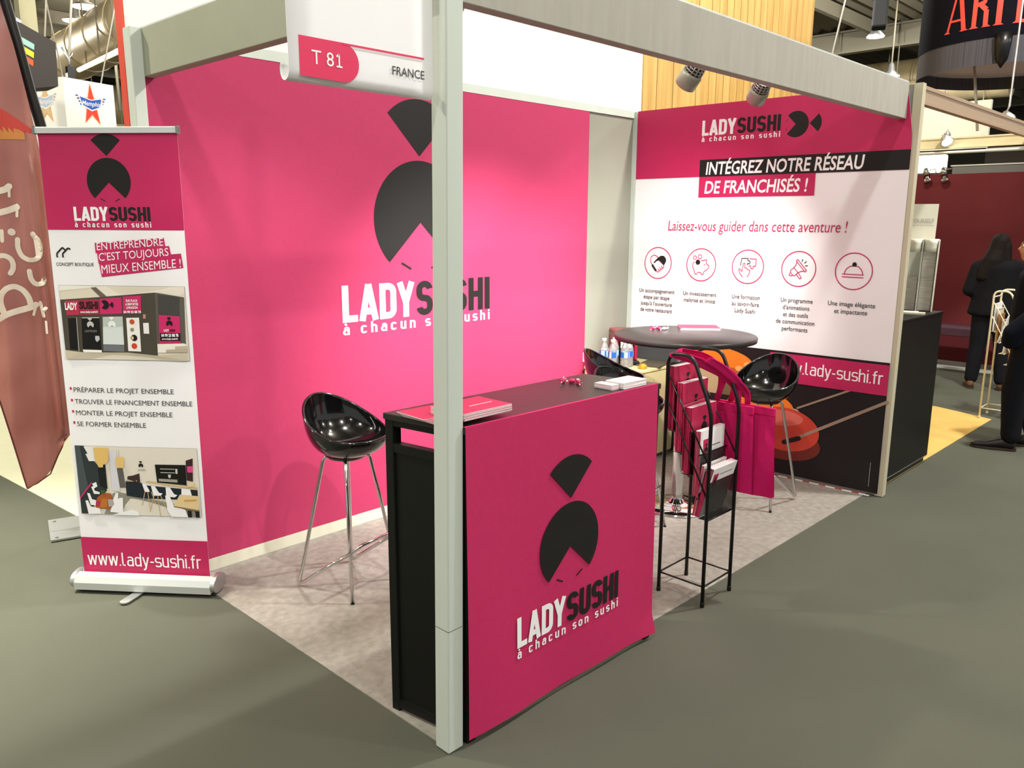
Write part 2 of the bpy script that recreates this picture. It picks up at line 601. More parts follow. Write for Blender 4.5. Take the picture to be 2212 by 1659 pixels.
def _arc(cx_, cy_, rx, ry, a0, a1, n=10):
    return [(cx_ + rx * math.cos(math.radians(a0 + (a1 - a0) * i / n)), cy_ + ry * math.sin(math.radians(a0 + (a1 - a0) * i / n))) for i in range(n + 1)]
def din_glyph(c, w):
    """strokes of a condensed technical letter: cap height 1; w = stroke weight; returns (strokes, advance)"""
    h = w / 2; W = 0.52; X = 0.73; r = min(0.17, (W - w) / 2 - 0.006); o = W - h
    def bowl(x0, x1, y0, y1, rr):
        return _arc(x1 - rr, y1 - rr, rr, rr, 0, 90) + _arc(x0 + rr, y1 - rr, rr, rr, 90, 180) + _arc(x0 + rr, y0 + rr, rr, rr, 180, 270) + _arc(x1 - rr, y0 + rr, rr, rr, 270, 360)
    if c == 'L': return [[(h, 1), (h, h), (0.44, h)]], 0.44
    if c == 'A': return [[(h * .85, 0), (0.28, 1)], [(0.56 - h * .85, 0), (0.28, 1)], [(0.13, 0.26), (0.43, 0.26)]], 0.56
    if c == 'D': return [[(h, 0), (h, 1)], [(h, h), (o - r, h)] + _arc(o - r, h + r, r, r, -90, 0) + _arc(o - r, 1 - h - r, r, r, 0, 90) + [(h, 1 - h)]], W
    if c == 'Y': return [[(h * .7, 1), (0.26, 0.42)], [(0.52 - h * .7, 1), (0.26, 0.42)], [(0.26, 0), (0.26, 0.45)]], 0.52
    if c == 'S': return [_arc(o - r, 1 - h - r, r, r, 8, 90) + _arc(h + r, 1 - h - r, r, r, 90, 180) + _arc(h + r, 0.5 + r * .98, r, r * .98, 180, 250) + _arc(o - r, 0.5 - r * .98, r, r * .98, 70, 0) + _arc(o - r, h + r, r, r, 0, -90) + _arc(h + r, h + r, r, r, 270, 188)], W
    if c == 'U': return [[(h, 1)] + _arc(h + r, h + r, r, r, 180, 270) + _arc(o - r, h + r, r, r, 270, 360) + [(o, 1)]], W
    if c == 'H': return [[(h, 0), (h, 1)], [(o, 0), (o, 1)], [(h, 0.5), (o, 0.5)]], W
    if c == 'I': return [[(h, 0), (h, 1)]], w
    V = 0.44; q = V - h; rr = 0.14
    if c in 'aà':
        g = [[(h * 1.2, X - 0.1)] + _arc(h + rr + .01, X - h - rr * .8, rr, rr * .8, 140, 90) + _arc(q - rr, X - h - rr, rr, rr, 90, 0) + [(q, 0)], [(q, 0.44), (h + rr, 0.44)] + _arc(h + rr * .8, 0.44 - 0.18 + h * 0 , rr * .8, 0.18, 90, 180) + _arc(h + rr * .8, h + 0.10, rr * .8, 0.10, 180, 270) + [(q - 0.1, h), (q, 0.12)]]
        if c == 'à': g.append([(0.14, 1.0), (0.25, 0.84)])
        return g, V
    if c == 'c': return [_arc(q - rr, X - h - rr, rr, rr, 15, 90) + _arc(h + rr, X - h - rr, rr, rr, 90, 180) + _arc(h + rr, h + rr, rr, rr, 180, 270) + _arc(q - rr, h + rr, rr, rr, 270, 345)], V
    if c == 'd': return [[(q, 0), (q, 1)], [(q, 0.12)] + _arc(h + rr, h + rr, rr, rr, 270, 180) + _arc(h + rr, X - h - rr, rr, rr, 180, 90) + [(q, X - 0.12)]], V
    if c == 'h': return [[(h, 0), (h, 1)], [(h, X - 0.14)] + _arc(q - rr, X - h - rr, rr, rr, 90, 0) + [(q, 0)]], V
    if c == 'n': return [[(h, 0), (h, X)], [(h, X - 0.14)] + _arc(q - rr, X - h - rr, rr, rr, 90, 0) + [(q, 0)]], V
    if c == 'r': return [[(h, 0), (h, X)], [(h, X - 0.16), (0.14, X - 0.06), (0.24, X - h), (0.29, X - h - .01)]], 0.29
    if c == 'u': return [[(q, X), (q, 0)], [(h, X)] + _arc(h + rr, h + rr, rr, rr, 180, 270) + [(q - .08, h), (q, 0.13)]], V
    if c == 'o':
        g = bowl(h, q, h, X - h, rr); return [g + g[:2]], V
    if c == 's': 
        b = 0.105
        return [_arc(q - .12, X - h - b, .12, b, 20, 90) + _arc(h + .12, X - h - b, .12, b, 90, 180) + _arc(h + .12, X / 2 + b * .9, .12, b * .9, 180, 255) + _arc(q - .12, X / 2 - b * .9, .12, b * .9, 75, 0) + _arc(q - .12, h + b, .12, b, 0, -90) + _arc(h + .12, h + b, .12, b, 270, 200)], 0.40
    if c == 'i': return [[(h, 0), (h, X)], [(h, 1 - w), (h, 1)]], w
    if c == 'l': return [[(h, 1), (h, 0.14)] + _arc(h + .12, h + .1, .12, .1, 180, 270, 6) + [(h + .17, h)]], 0.21 + h
    if c == 'f': return [[(0.13, 0), (0.13, 0.84)] + _arc(0.24, 0.85, .11, 1 - h - .85, 180, 90, 6) + [(0.30, 1 - h)], [(0.0, X - h), (0.29, X - h)]], 0.30
    if c == 'w': return [[(h * .6, X), (0.16, 0)], [(0.16, 0), (0.31, X)], [(0.31, X), (0.46, 0)], [(0.46, 0), (0.62 - h * .6, X)]], 0.62
    if c == 'y': return [[(h * .6, X), (0.21, 0)], [(0.42 - h * .6, X), (0.17, -0.16), (0.10, -0.22), (0.03, -0.22)]], 0.42
    if c == '.': return [[(h, 0), (h, w)]], w
    if c == '-': return [[(0, 0.36), (0.24, 0.36)]], 0.24
    return [], 0.22
def din_text(p, t, u0, u1, base, cap, m, l=0, w=0.14, track=0.09, slope=0.0):
    gl, x = [], 0.0
    for c in t:
        g, a = din_glyph(c, w)
        gl.append((g, x)); x += a + track
    tot = x - track
    sx = (u1 - u0) / tot
    def T(q, x0):
        u = u0 + (x0 + q[0]) * sx
        return (u, base + q[1] * cap + slope * (u - u0))
    kk = 0
    for g, x0 in gl:
        for st_ in g:
            kk += 1
            l_ = l + 0.12 * (kk % 4)
            n = len(st_)
            # build the ribbon in glyph space, then map it
            L_, R_ = [], []
            for i in range(n):
                a = Vector(st_[max(0, i - 1)]); b = Vector(st_[min(n - 1, i + 1)]); c_ = Vector(st_[i])
                if i in (0, n - 1):
                    d = (b - a).normalized(); nn = Vector((-d.y, d.x)) * w / 2
                else:
                    d1 = (c_ - a); d2 = (b - c_)
                    if d1.length < 1e-6 or d2.length < 1e-6:
                        d = (b - a).normalized(); nn = Vector((-d.y, d.x)) * w / 2
                    else:
                        d1.normalize(); d2.normalize()
                        n1 = Vector((-d1.y, d1.x)); n2 = Vector((-d2.y, d2.x)); mm = (n1 + n2)
                        mm = mm.normalized() if mm.length > 1e-6 else n1
                        nn = mm * min(w, (w / 2) / max(0.35, mm.dot(n1)))
                L_.append(c_ + nn); R_.append(c_ - nn)
            for i in range(n - 1):
                p.poly([T(L_[i], x0), T(R_[i], x0), T(R_[i + 1], x0), T(L_[i + 1], x0)], m, l_)

def logotype(mk, parent, u0, u1, base, cap, slogan_base, slogan_cap, l=1):
    p = mk()
    din_text(p, 'LADY', u0, u0 + (u1 - u0) * 0.446, base, cap, WHITEP, l, 0.185, 0.05)
    din_text(p, 'SUSHI', u0 + (u1 - u0) * 0.464, u1, base, cap, INK, l, 0.185, 0.065)
    p.build('wordmark', parent)
    p = mk()
    din_text(p, 'à chacun son sushi', u0, u1, slogan_base, slogan_cap * 1.3, WHITEP, l, 0.15, 0.27)
    p.build('slogan', parent)

def polytube(pts, n=6, r=0.05):
    """round the corners of a polyline"""
    pts = [Vector(p) for p in pts]
    out = [pts[0]]
    for i in range(1, len(pts) - 1):
        a, b, c = pts[i - 1], pts[i], pts[i + 1]
        rr = min(r, (a - b).length * 0.45, (c - b).length * 0.45)
        p0 = b + (a - b).normalized() * rr
        p2 = b + (c - b).normalized() * rr
        for k in range(n + 1):
            t = k / n
            out.append((1 - t) ** 2 * p0 + 2 * t * (1 - t) * b + t * t * p2)
    out.append(pts[-1])
    return out

Z = Vector((0, 0, 1))
LX, LY, H = 3.5394, 1.9119, 2.5
Bc = Vector((3.5394, 1.9119, 0))
Cc = Vector((3.6197, -0.0296, 0))
WD = (Cc - Bc).normalized()
WN = Vector((WD.y, -WD.x, 0))          # faces into the booth (towards -x)
if WN.x > 0:
    WN = -WN

# ------------------------------------------------------------------ setting: floor, carpets, walls, ceiling
mb = MB(); mb.box((-14, -14, -0.12), (50, 50, -0.004), CARPET)
struct(mb.build('floor'))

def carpet(name, poly, m, label, z=0.0, kind=None):
    mb = MB()
    mb.prism(poly, (0, 0, z - 0.006), (1, 0, 0), (0, 1, 0), (0, 0, 1), 0.006, m)
    return tag(mb.build(name), label, 'carpet')
carpet('booth_carpet', [(0.02, 0.045), (3.615, 0.045), (3.54, 1.92), (0.0, 1.92)], FELT, 'pale mottled felt carpet covering the floor inside the magenta booth')
carpet('white_carpet', [(-0.20, 4.41), (-0.085, 3.0), (3.2, 3.0), (3.2, 7.0), (-0.5, 7.6)], WHITECARP, 'white carpet on the floor behind the brown flag')
carpet('yellow_carpet', [(3.72, 0.03), (6.46, 0.03), (6.66, 0.55), (6.62, 1.7), (3.72, 1.9)], YELCARP, 'yellow carpet under the stand beyond the black counter')
carpet('pale_blue_carpet', [(8.97, -4.0), (9.62, -4.0), (9.62, 3.2), (8.97, 3.2)], BLUECARP, 'pale blue-grey carpet strip in front of the maroon wall')

# back wall with its profile, corner and lower strip
mb = MB()
mb.box((-0.03, LY, 0.0), (LX, LY + 0.045, H), GREYW)
struct(mb.build('wall_back'))
mb = MB()
mb.box((-0.03, LY - 0.012, H - 0.045), (LX, LY, H + 0.003), GREYP)
struct(mb.build('trim_1'))
mb = MB()
mb.box((-0.03, LY - 0.014, 0.001), (LX, LY, 0.062), LITBASE)
struct(mb.build('baseboard_back'))
# side wall with the white banner
mb = MB()
mb.prism([(0, 0), (1.943, 0), (1.943, H), (0, H)], Bc + WN * 0.0, WD, Z, -WN, 0.04, GREYW)
struct(mb.build('wall_side'))
mb = MB()
mb.prism([(-0.005, 0), (0.035, 0), (0.035, H), (-0.005, H)], Bc + WN * 0.0, WD, Z, WN, 0.02, GREYP)
struct(mb.build('trim_2'))

def post(lo, hi, top_shift, label, name='booth_post', m=GREYP, seams=()):
    x0, y0, x1, y1 = lo[0], lo[1], hi[0], hi[1]
    z0, z1 = lo[2], hi[2]
    dx, dy = top_shift
    mb = MB()
    P = [(x0, y0, z0), (x1, y0, z0), (x1, y1, z0), (x0, y1, z0)]
    P += [(x + dx, y + dy, z1) for x, y, _ in P]
    mb.hexa(P, m, bevel=0.004)
    t = thing(name, label, 'post', (x0, y0, 0))
    mb.build('cover', t, world=True)
    for zz in seams:
        k = MB()
        f = (zz - z0) / (z1 - z0)
        k.box((x0 + dx * f - 0.0006, y0 + dy * f - 0.0006, zz), (x1 + dx * f + .0006, y1 + dy * f + .0006, zz + 0.0015), GREYD)
        k.build('cover_seam', t, world=True)
    return t
post((0, 0, 0), (0.064, 0.066, 3.0), (0.036, 0.007), 'tall pale grey square post at the front corner of the booth', seams=(0.43,))
post((-0.082, 1.885, 0), (-0.03, 1.957, 2.505), (0, 0), 'grey post at the end of the magenta wall beside the red wall edge', m=GREYP)
mb = MB()
mb.prism([(-0.02, 0), (0.028, 0), (0.028, 2.505), (-0.02, 2.505)], Cc - WN * 0.052, WD, Z, WN, 0.06, mat('warm_grey_post', '#C3BBA2', 0.5))
t = thing('booth_post', 'slim beige post at the outer end of the white banner wall', 'post', (Cc.x, Cc.y, 0))
mb.build('cover', t, world=True)

def fascia(name, lo, hi, label, m=GREYB):
    t = thing(name, label, 'beam', ((lo[0] + hi[0]) / 2, (lo[1] + hi[1]) / 2, lo[2]))
    mb = MB()
    sk = -0.032 if hi[1] > 1 else 0.0
    mb.hexa([(lo[0], lo[1], lo[2]), (hi[0], lo[1], lo[2]), (hi[0] + sk, hi[1], lo[2]), (lo[0] + sk, hi[1], lo[2]), (lo[0], lo[1], hi[2]), (hi[0], lo[1], hi[2]), (hi[0] + sk, hi[1], hi[2]), (lo[0] + sk, hi[1], hi[2])], m, bevel=0.003)
    mb.build('cloth_cover', t, world=True)
    mb = MB(); mb.hexa([(lo[0] + .004, lo[1] + .004, hi[2] - .002), (hi[0] - .004, lo[1] + .004, hi[2] - .002), (hi[0] - .004 + sk, hi[1] - .004, hi[2] - .002), (lo[0] + .004 + sk, hi[1] - .004, hi[2] - .002), (lo[0] + .004, lo[1] + .004, hi[2] + .006), (hi[0] - .004, lo[1] + .004, hi[2] + .006), (hi[0] - .004 + sk, hi[1] - .004, hi[2] + .006), (lo[0] + .004 + sk, hi[1] - .004, hi[2] + .006)], ALUL)
    mb.build('metal_rail', t, world=True)
    return t
fascia('fascia_beam', (0.058, 0.014, 2.308), (3.60, 0.064, 2.512), 'long grey cloth-covered beam above the counter and table')
fascia('fascia_beam', (0.0, 0.080, 2.308), (0.05, 1.908, 2.502), 'short grey cloth-covered beam between the front post and the magenta wall', m=mat('grey_green_beam_cloth', '#9C9E8C', 0.7, noise=0.03, nscale=6, spec=0.2))

# neighbouring white wall with a red end, timber tower
mb = MB(); mb.box((-0.03, 2.06, 0), (3.82, 2.112, 4.6), CREAM)
for x in (3.22, 3.47):
    mb.box((x, 2.0595, 2.4), (x + 0.003, 2.0605, 4.6), LTGREY)
struct(mb.build('wall_rear'))
mb = MB(); mb.box((-0.045, 2.055, 0), (-0.0301, 2.117, 4.6), RED)
struct(mb.build('trim_3'))
tw = thing('timber_tower', 'tall tower clad in pale vertical timber slats beyond the white banner wall', 'tower', (5.6, 2.34, 0))
mb = MB(); mb.box((4.17, 2.33, 0), (7.16, 3.6, 5.2), mat('dark_gap', '#6E4F22', 0.8))
mb.build('core', tw, world=True)
mb = MB()
x = 4.17
wds = [0.20, 0.24, 0.36, 0.21] + [0.125] * 40
k = 0
while x < 7.15:
    w = wds[k]; k += 1
    x1 = min(x + w - 0.008, 7.165)
    mb.box((x, 2.30, 0), (x1, 2.329, 5.2), SLAT)
    x += w
mb.build('slat_cladding', tw, world=True)
mb = MB()
mb.box((7.161, 2.30, 0), (7.19, 3.6, 5.2), SLAT)
mb.build('side_cladding', tw, world=True)

# ceiling of the hall
mb = MB()
zc = 7.5
n = 0
def corr(u, v):
    xx = -14 + 64 * v
    yy = -14 + 64 * u
    return Vector((xx, yy, zc + 0.06 * (1 if int(u * 320) % 2 else -1)))
mb.grid(corr, 320, 1, SHEET, smooth=False)
struct(mb.build('ceiling'))
for yy in range(4, 48, 4):
    mb = MB(); mb.box((-4, yy, 7.05), (48, yy + 0.14, 7.38), STEEL)
    o = struct(mb.build('ceiling_purlin'))
for xx in range(0, 48, 8):
    mb = MB(); mb.box((xx, -4, 6.75), (xx + 0.3, 48, 6.8), STEEL); mb.box((xx + 0.12, -4, 6.8), (xx + 0.18, 48, 7.35), STEEL); mb.box((xx, -4, 7.35), (xx + .3, 48, 7.4), STEEL)
    struct(mb.build('ceiling_girder'))
for nm, lo, hi in (('wall_far', (-14, 46, 0), (50, 46.2, 7.5)), ('wall_end', (46, -14, 0), (46.2, 46, 7.5))):
    mb = MB(); mb.box(lo, hi, mat('far_hall_wall', '#6B665B', 0.9))
    struct(mb.build(nm))

def bar(name, label, cat, pts, r, m, seg=10, group=None):
    mb = MB(); mb.tube(pts, r, m, seg=seg)
    return tag(mb.build(name), label, cat, group)
def hung(name, label, cat, pts, r, m, seg, part):
    a, b = Vector(pts[0]), Vector(pts[1])
    t = thing(name, label, cat, tuple((a + b) / 2))
    mb = MB(); mb.tube([a.lerp(b, k / 12) for k in range(13)], r, m, seg=seg)
    for k in range(1, 12, 2):
        if r > 0.2:
            c = a.lerp(b, k / 12); d = (b - a).normalized() * 0.04
            mb.tube([c - d, c + d], r * 1.03, m, seg=seg)
    mb.build(part, t, world=True)
    for f in (0.2, 0.5, 0.8):
        c = a.lerp(b, f)
        mb = MB(); mb.tube([c + Z * r, Vector((c.x, c.y, 7.46))], 0.018, STEEL, seg=6)
        mb.build('hanger_rod', t, world=True)
    return t
hung('air_duct', 'wide bright ventilation duct under the roof above the black hanging sign', 'duct', [(7.1, 27, 6.1), (6.1, 16.5, 5.95)], 0.62, DUCT, 24, 'duct_tube')
hung('air_duct', 'dark ventilation duct behind the hoist above the white star sign', 'duct', [(4.0, 33.5, 5.75), (16.0, 28.5, 5.75)], 0.85, mat('duct_dark', '#8A7A58', 0.45, metal=0.3, noise=0.15, nscale=2), 24, 'duct_tube')
hung('air_duct', 'lower pale ventilation duct just above the white star sign', 'duct', [(4.5, 28.5, 4.35), (14.0, 24.5, 4.35)], 0.42, DUCT, 24, 'duct_tube')
hung('strip_light', 'long slanting strip light beside the red wall edge', 'lamp', [(6.1, 20.7, 5.35), (5.15, 15.2, 5.0)], 0.055, mat('strip_glow', '#FFFFFF', 0.5, emit='#FFF6E0', estr=1.0), 10, 'tube')
mb = MB(); mb.box((3.85, 17.0, 0), (4.15, 17.3, 7.2), mat('cream_pillar', '#D8CFA6', 0.6))
tag(mb.build('hall_pillar'), 'cream hall pillar standing behind the black hanging sign', 'pillar')
for i, (a, b) in enumerate((((8.2, 22.4, 5.6), (9.8, 25, 7.4)), ((8.8, 22.4, 5.5), (10.5, 25, 7.4)), ((7.5, 22, 4.6), (7.5, 22.1, 7.47)))):
    bar('pipe_run', ['steep steel pipe under the dark duct, first of a parallel pair', 'steep steel pipe under the dark duct, second of a parallel pair', 'thin vertical steel pipe hanging over the star sign'][i], 'pipe', [a, b], 0.04, STEEL, 8)
def cable(a, b, label, r=0.012, m=CABLE, name='hanging_cable'):
    return bar(name, label, 'cable', [a, b], r, m, 6)

def ceil_lamp(loc, label, r=0.22):
    t = thing('ceiling_lamp', label, 'lamp', loc)
    mb = MB(); mb.lathe([(0.02, 0.32), (0.06, 0.28), (0.09, 0.12), (r, 0.0), (r * 0.97, -0.005), (0.08, 0.11)], ALU, seg=24)
    mb.build('reflector', t)
    mb = MB(); mb.lathe([(0, 0.0), (r * .93, 0.004), (r * .93, -0.01), (0, -0.02)], LAMPW, seg=24)
    mb.build('bulb', t)
    mb = MB(); mb.tube([(0, 0, 0.3), (0, 0, 7.05 - loc[2])], 0.02, STEEL)
    mb.build('stem', t)
    return t
ceil_lamp((6.55, 21.9, 6.75), 'bright round ceiling lamp above the wide duct', 0.33)
ceil_lamp((6.22, 20.2, 6.75), 'bright ceiling lamp cut by the top of the photo beside the red wall edge', 0.33)
ceil_lamp((3.42, 16.14, 5.35), 'glaring ceiling lamp seen past the top of the black flag pole', 0.2)
ceil_lamp((17.86, 5.81, 5.8), 'bright ceiling lamp below the black chain bag', 0.2)
ceil_lamp((20.15, 6.25, 5.3), 'glaring lamp just over the top edge of the long front beam', 0.22)
ceil_lamp((27.92, 5.87, 6.3), 'small far ceiling lamp under the fringed drum sign', 0.22)

# ------------------------------------------------------------------ magenta back wall graphic
g = thing('wall_graphic', 'magenta fabric covering the back wall with a large black emblem and lettering', 'wall graphic', (1.48, LY, 0.06))
mb = MB(); mb.box((-0.03, LY - 0.010, 0.064), (3.0, LY - 0.002, 2.492), PINKW)
mb.build('fabric_panel', g, world=True)
p = Pr((0, LY - 0.0112, 0), (1, 0, 0), (0, 0, 1), (0, -1, 0))
emblem(p, 1.482, 1.716, 0.327, INK)
p.build('emblem', g)
logotype(lambda: Pr((0, LY - 0.0112, 0), (1, 0, 0), (0, 0, 1), (0, -1, 0)), g, 0.929, 2.034, 1.166, 0.2, 1.098, 0.048)

# ------------------------------------------------------------------ white banner on the side wall
wb = thing('wall_banner', 'white and magenta printed banner with five round icons and a sushi picture', 'banner', tuple(Bc + WD * 0.97))
def wsurf(u, v, d):
    b = 0.004 * math.sin(u * 3.3 + 0.4) * (0.4 + 0.6 * math.sin(v * 1.3))
    b *= min(1, max(0, (u - 0.03)) * 5) * min(1, max(0, (1.94 - u)) * 5)
    return Bc + WD * u + Z * v + WN * (0.012 + b + d)
mb = MB()
def sheetf(u, v):
    z = 0.012 + v * 2.49
    uu = 0.036 + u * (1.907 - 0.05 * max(0, (z - 2.2) / 0.3))
    if z < 0.1:
        pass
    return wsurf(uu, z, 0)
mb.grid(sheetf, 24, 24, VINYL)
mb.build('vinyl_sheet', wb, world=True)
class GP(Pr):
    """printing that follows the banner, large areas cut into strips"""
    def rect(s, u0, v0, u1, v1, m, l=0, n=24):
        for i in range(n):
            a, b = u0 + (u1 - u0) * i / n, u0 + (u1 - u0) * (i + 1) / n
            k = 8 if v1 - v0 > 0.2 else 1
            for j in range(k):
                c, d = v0 + (v1 - v0) * j / k, v0 + (v1 - v0) * (j + 1) / k
                Pr.poly(s, [(a, c), (b, c), (b, d), (a, d)], m, l)
def gp():
    q = GP(Bc, WD, Z, WN)
    q.surf = lambda u, v, d: wsurf(u, v, d + 0.003)
    return q
p = gp()
for _k in range(12):
    _z0, _z1 = 2.02 + 0.482 * _k / 12, 2.02 + 0.482 * (_k + 1) / 12
    _e0, _e1 = (0.036 + 1.907 - 0.05 * max(0, (z_ - 2.2) / 0.3) - 0.001 for z_ in (_z0, _z1))
    for _i in range(24):
        Pr.poly(p, [(0.037 + (_e0 - 0.037) * _i / 24, _z0), (0.037 + (_e0 - 0.037) * (_i + 1) / 24, _z0), (0.037 + (_e1 - 0.037) * (_i + 1) / 24, _z1), (0.037 + (_e1 - 0.037) * _i / 24, _z1)], PINKV, 0)
p.rect(0.564, 1.88, 1.385, 2.02, PINKV, 1)
p.rect(0.564, 2.02, 1.941, 2.135, INK, 2)
p.build('colour_band', wb)
logotype(gp, wb, 0.568, 1.132, 2.296, 0.101, 2.256, 0.027)
p = gp()
emblem(p, 1.236, 2.327, 0.081, INK, rot=-PI / 2)
p.build('emblem', wb)
p = gp()
p.text('INTÉGREZ NOTRE RÉSEAU', 0.613, 1.682, 2.033, 0.085, WHITEP, 3, 0.02, 0.12)
p.text('DE FRANCHISÉS !', 0.610, 1.340, 1.905, 0.085, WHITEP, 3, 0.02, 0.12)
p.build('headline', wb)
p = gp()
p.text('Laissez-vous guider dans cette aventure !', 0.332, 1.612, 1.650, 0.07, PINKP, 1, 0.0, 0.12)
p.build('subtitle', wb)
CAPS = [(0.256, ['Un accompagnement', 'étape par étape', "jusqu'à l'ouverture", 'de votre restaurant'], [0.304, 0.225, 0.27, 0.275]),
        (0.612, ['Un investissement', 'maîtrisé et limité'], [0.264, 0.25]),
        (0.964, ['Une formation', 'au savoir-faire', 'Lady Sushi'], [0.205, 0.20, 0.15]),
        (1.322, ['Un programme', "d'animations", 'et des outils', 'de communication', 'performants'], [0.216, 0.18, 0.17, 0.262, 0.175]),
        (1.676, ['Une image élégante', 'et impactante'], [0.294, 0.205])]
for cu, lines, ws in CAPS:
    p = gp()
    for i, (t_, w) in enumerate(zip(lines, ws)):
        p.text(t_, cu - w / 2, cu + w / 2, 1.192 - 0.0475 * i, 0.029, GREYTX, 1, 0.004)
    p.build('caption', wb)
def icon(cu, c, rx, ry, strokes=(), fills=(), rings=(), discs=()):
    p = gp()
    R = 0.1135
    cv = 1.413
    p.ring(cu, cv, R, 0.0062, PINKP, 1)
    f = lambda q: (cu + (q[0] - c[0]) / rx * R, cv - (q[1] - c[1]) / ry * R)
    for pts, m, cl in strokes:
        p.stroke([f(q) for q in pts], 0.0052, m, 1, cl)
    for pts, m in fills:
        p.poly([f(q) for q in pts], m, 2)
    for q, r, m in rings:
        a = f(q); p.ring(a[0], a[1], r / rx * R, 0.005, m, 1, 24)
    for q, r, m in discs:
        a = f(q); p.disc(a[0], a[1], r / rx * R, m, 2)
    p.build('icon', wb)
K_, M_ = INK, PINKP
icon(0.2575, (332, 355), 203, 247,
     [([(250, 392), (222, 350), (215, 300), (230, 255), (265, 232), (300, 238), (332, 265)], M_, False),
      ([(300, 470), (338, 502), (425, 420), (420, 392)], M_, False), ([(385, 400), (405, 430)], M_, False), ([(360, 425), (382, 452)], M_, False), ([(338, 450), (360, 478)], M_, False)],
     [([(265, 350), (300, 305), (330, 270), (375, 238), (420, 240), (450, 275), (457, 310), (448, 345), (425, 390), (400, 365), (365, 330), (340, 312), (312, 325), (280, 360)], K_)],
     [], [((253, 400), 16, K_), ((268, 422), 16, K_), ((284, 445), 16, K_), ((300, 468), 16, K_)])
icon(0.6125, (1012, 385), 225, 255,
     [([(905, 340), (885, 370), (882, 420), (905, 470), (925, 532), (950, 538), (965, 505), (1010, 505), (1025, 538), (1050, 538), (1065, 485), (1110, 455), (1135, 420), (1130, 390), (1105, 375), (1088, 345), (1098, 305), (1070, 305), (1045, 318), (1012, 312)], M_, False)],
     [], [((912, 275), 25, M_), ((988, 257), 28, M_)], [((962, 345), 36, K_), ((1065, 380), 8, M_)])
icon(0.965, (1750, 415), 248, 268,
     [([(1635, 395), (1648, 285), (1750, 280), (1745, 318), (1775, 318), (1788, 345), (1770, 368), (1745, 362), (1740, 385)], K_, False),
      ([(1775, 285), (1880, 290), (1872, 405), (1835, 400), (1838, 435), (1815, 448), (1797, 430), (1800, 400), (1765, 398)], M_, False),
      ([(1675, 575), (1635, 535), (1610, 465), (1625, 450), (1662, 495), (1680, 365), (1700, 358), (1705, 430), (1740, 440), (1755, 460), (1785, 470), (1778, 530), (1750, 578)], M_, False)])
icon(1.3195, (684, 482), 287, 297,
     [([(635, 345), (660, 322), (818, 500), (796, 530)], M_, True), ([(650, 365), (635, 420), (600, 465), (550, 510), (550, 540), (600, 600), (622, 600), (680, 545), (730, 520), (782, 518)], M_, False),
      ([(605, 465), (680, 545)], M_, False), ([(545, 555), (530, 590), (560, 608), (590, 590)], M_, False), ([(655, 580), (715, 650), (742, 632), (690, 555)], M_, False),
      ([(742, 318), (736, 352)], K_, False), ([(806, 352), (778, 380)], K_, False), ([(796, 423), (832, 422)], K_, False)])
icon(1.6735, (1628, 520), 315, 312,
     [([(1470, 568), (1480, 520), (1505, 478), (1560, 437), (1630, 425), (1700, 437), (1750, 478), (1778, 530), (1783, 572)], M_, False), ([(1440, 572), (1800, 576)], M_, False), ([(1437, 620), (1798, 624)], M_, False)],
     [], [], [((1634, 403), 38, K_)])
# sushi picture and web address band at the foot of the banner
p = gp()
DKP = mat('print_near_black', '#1B1718', 0.45, spec=0.35)
p.rect(0.037, 0.014, 1.942, 0.862, DKP, 0)
GP1 = mat('print_slate', '#4A4C4E', 0.5); GP2 = mat('print_charcoal', '#302E2F', 0.5)
p.rect(0.037, 0.40, 0.62, 0.862, GP2, 1)
p.rect(0.037, 0.56, 0.46, 0.862, GP1, 2)
def blob(cu, cv, ru, rv, m, l, a=0.0, n=40, a0=0, a1=2 * PI):
    c, s_ = math.cos(a), math.sin(a)
    p.poly([(cu + ru * math.cos(t) * c - rv * math.sin(t) * s_, cv + ru * math.cos(t) * s_ + rv * math.sin(t) * c) for t in [a0 + (a1 - a0) * i / n for i in range(n + 1)]], m, l)
ORA = mat('print_orange', '#E87A1E', 0.45); ORB = mat('print_deep_orange', '#B9531C', 0.45); ORC = mat('print_pale_orange', '#F0A860', 0.45)
REDA = mat('print_salmon_red', '#C4402E', 0.45); REDB = mat('print_rose', '#D4695C', 0.45); REDC = mat('print_dark_red', '#6E2219', 0.45)
RICE = mat('print_rice', '#B9A27C', 0.45); RICEB = mat('print_rice_shade', '#6B5B3C', 0.45); STICK = mat('print_chopstick', '#9C8572', 0.45)
blob(0.77, 0.585, 0.15, 0.15, RICEB, 3); blob(0.73, 0.60, 0.105, 0.115, RICE, 4)
p.rect(0.62, 0.44, 0.98, 0.505, DKP, 5)
blob(0.80, 0.745, 0.25, 0.085, ORB, 5, -0.12); blob(0.82, 0.775, 0.225, 0.066, ORA, 6, -0.12)
blob(1.03, 0.725, 0.05, 0.03, ORC, 7, -0.4); blob(1.005, 0.70, 0.035, 0.02, RICE, 8); blob(0.95, 0.705, 0.03, 0.02, ORC, 8)
blob(1.12, 0.445, 0.25, 0.12, ORB, 5, -0.05); blob(1.16, 0.49, 0.2, 0.085, ORA, 6, -0.12); blob(1.365, 0.46, 0.035, 0.022, RICE, 7)
blob(1.30, 0.235, 0.26, 0.12, REDC, 7); blob(1.30, 0.33, 0.245, 0.15, REDA, 8, -0.03); blob(1.27, 0.405, 0.16, 0.055, REDB, 9, 0.05)
p.stroke([(1.385, 0.49), (1.72, 0.66)], 0.013, STICK, 10); p.stroke([(1.40, 0.287), (1.95, 0.618)], 0.02, STICK, 10)
p.stroke([(1.31, 0.24), (1.41, 0.285)], 0.032, DKP, 11)
p.rect(1.17, 0.655, 1.943, 0.848, PINKV, 11)
p.build('food_picture', wb)
p = gp()
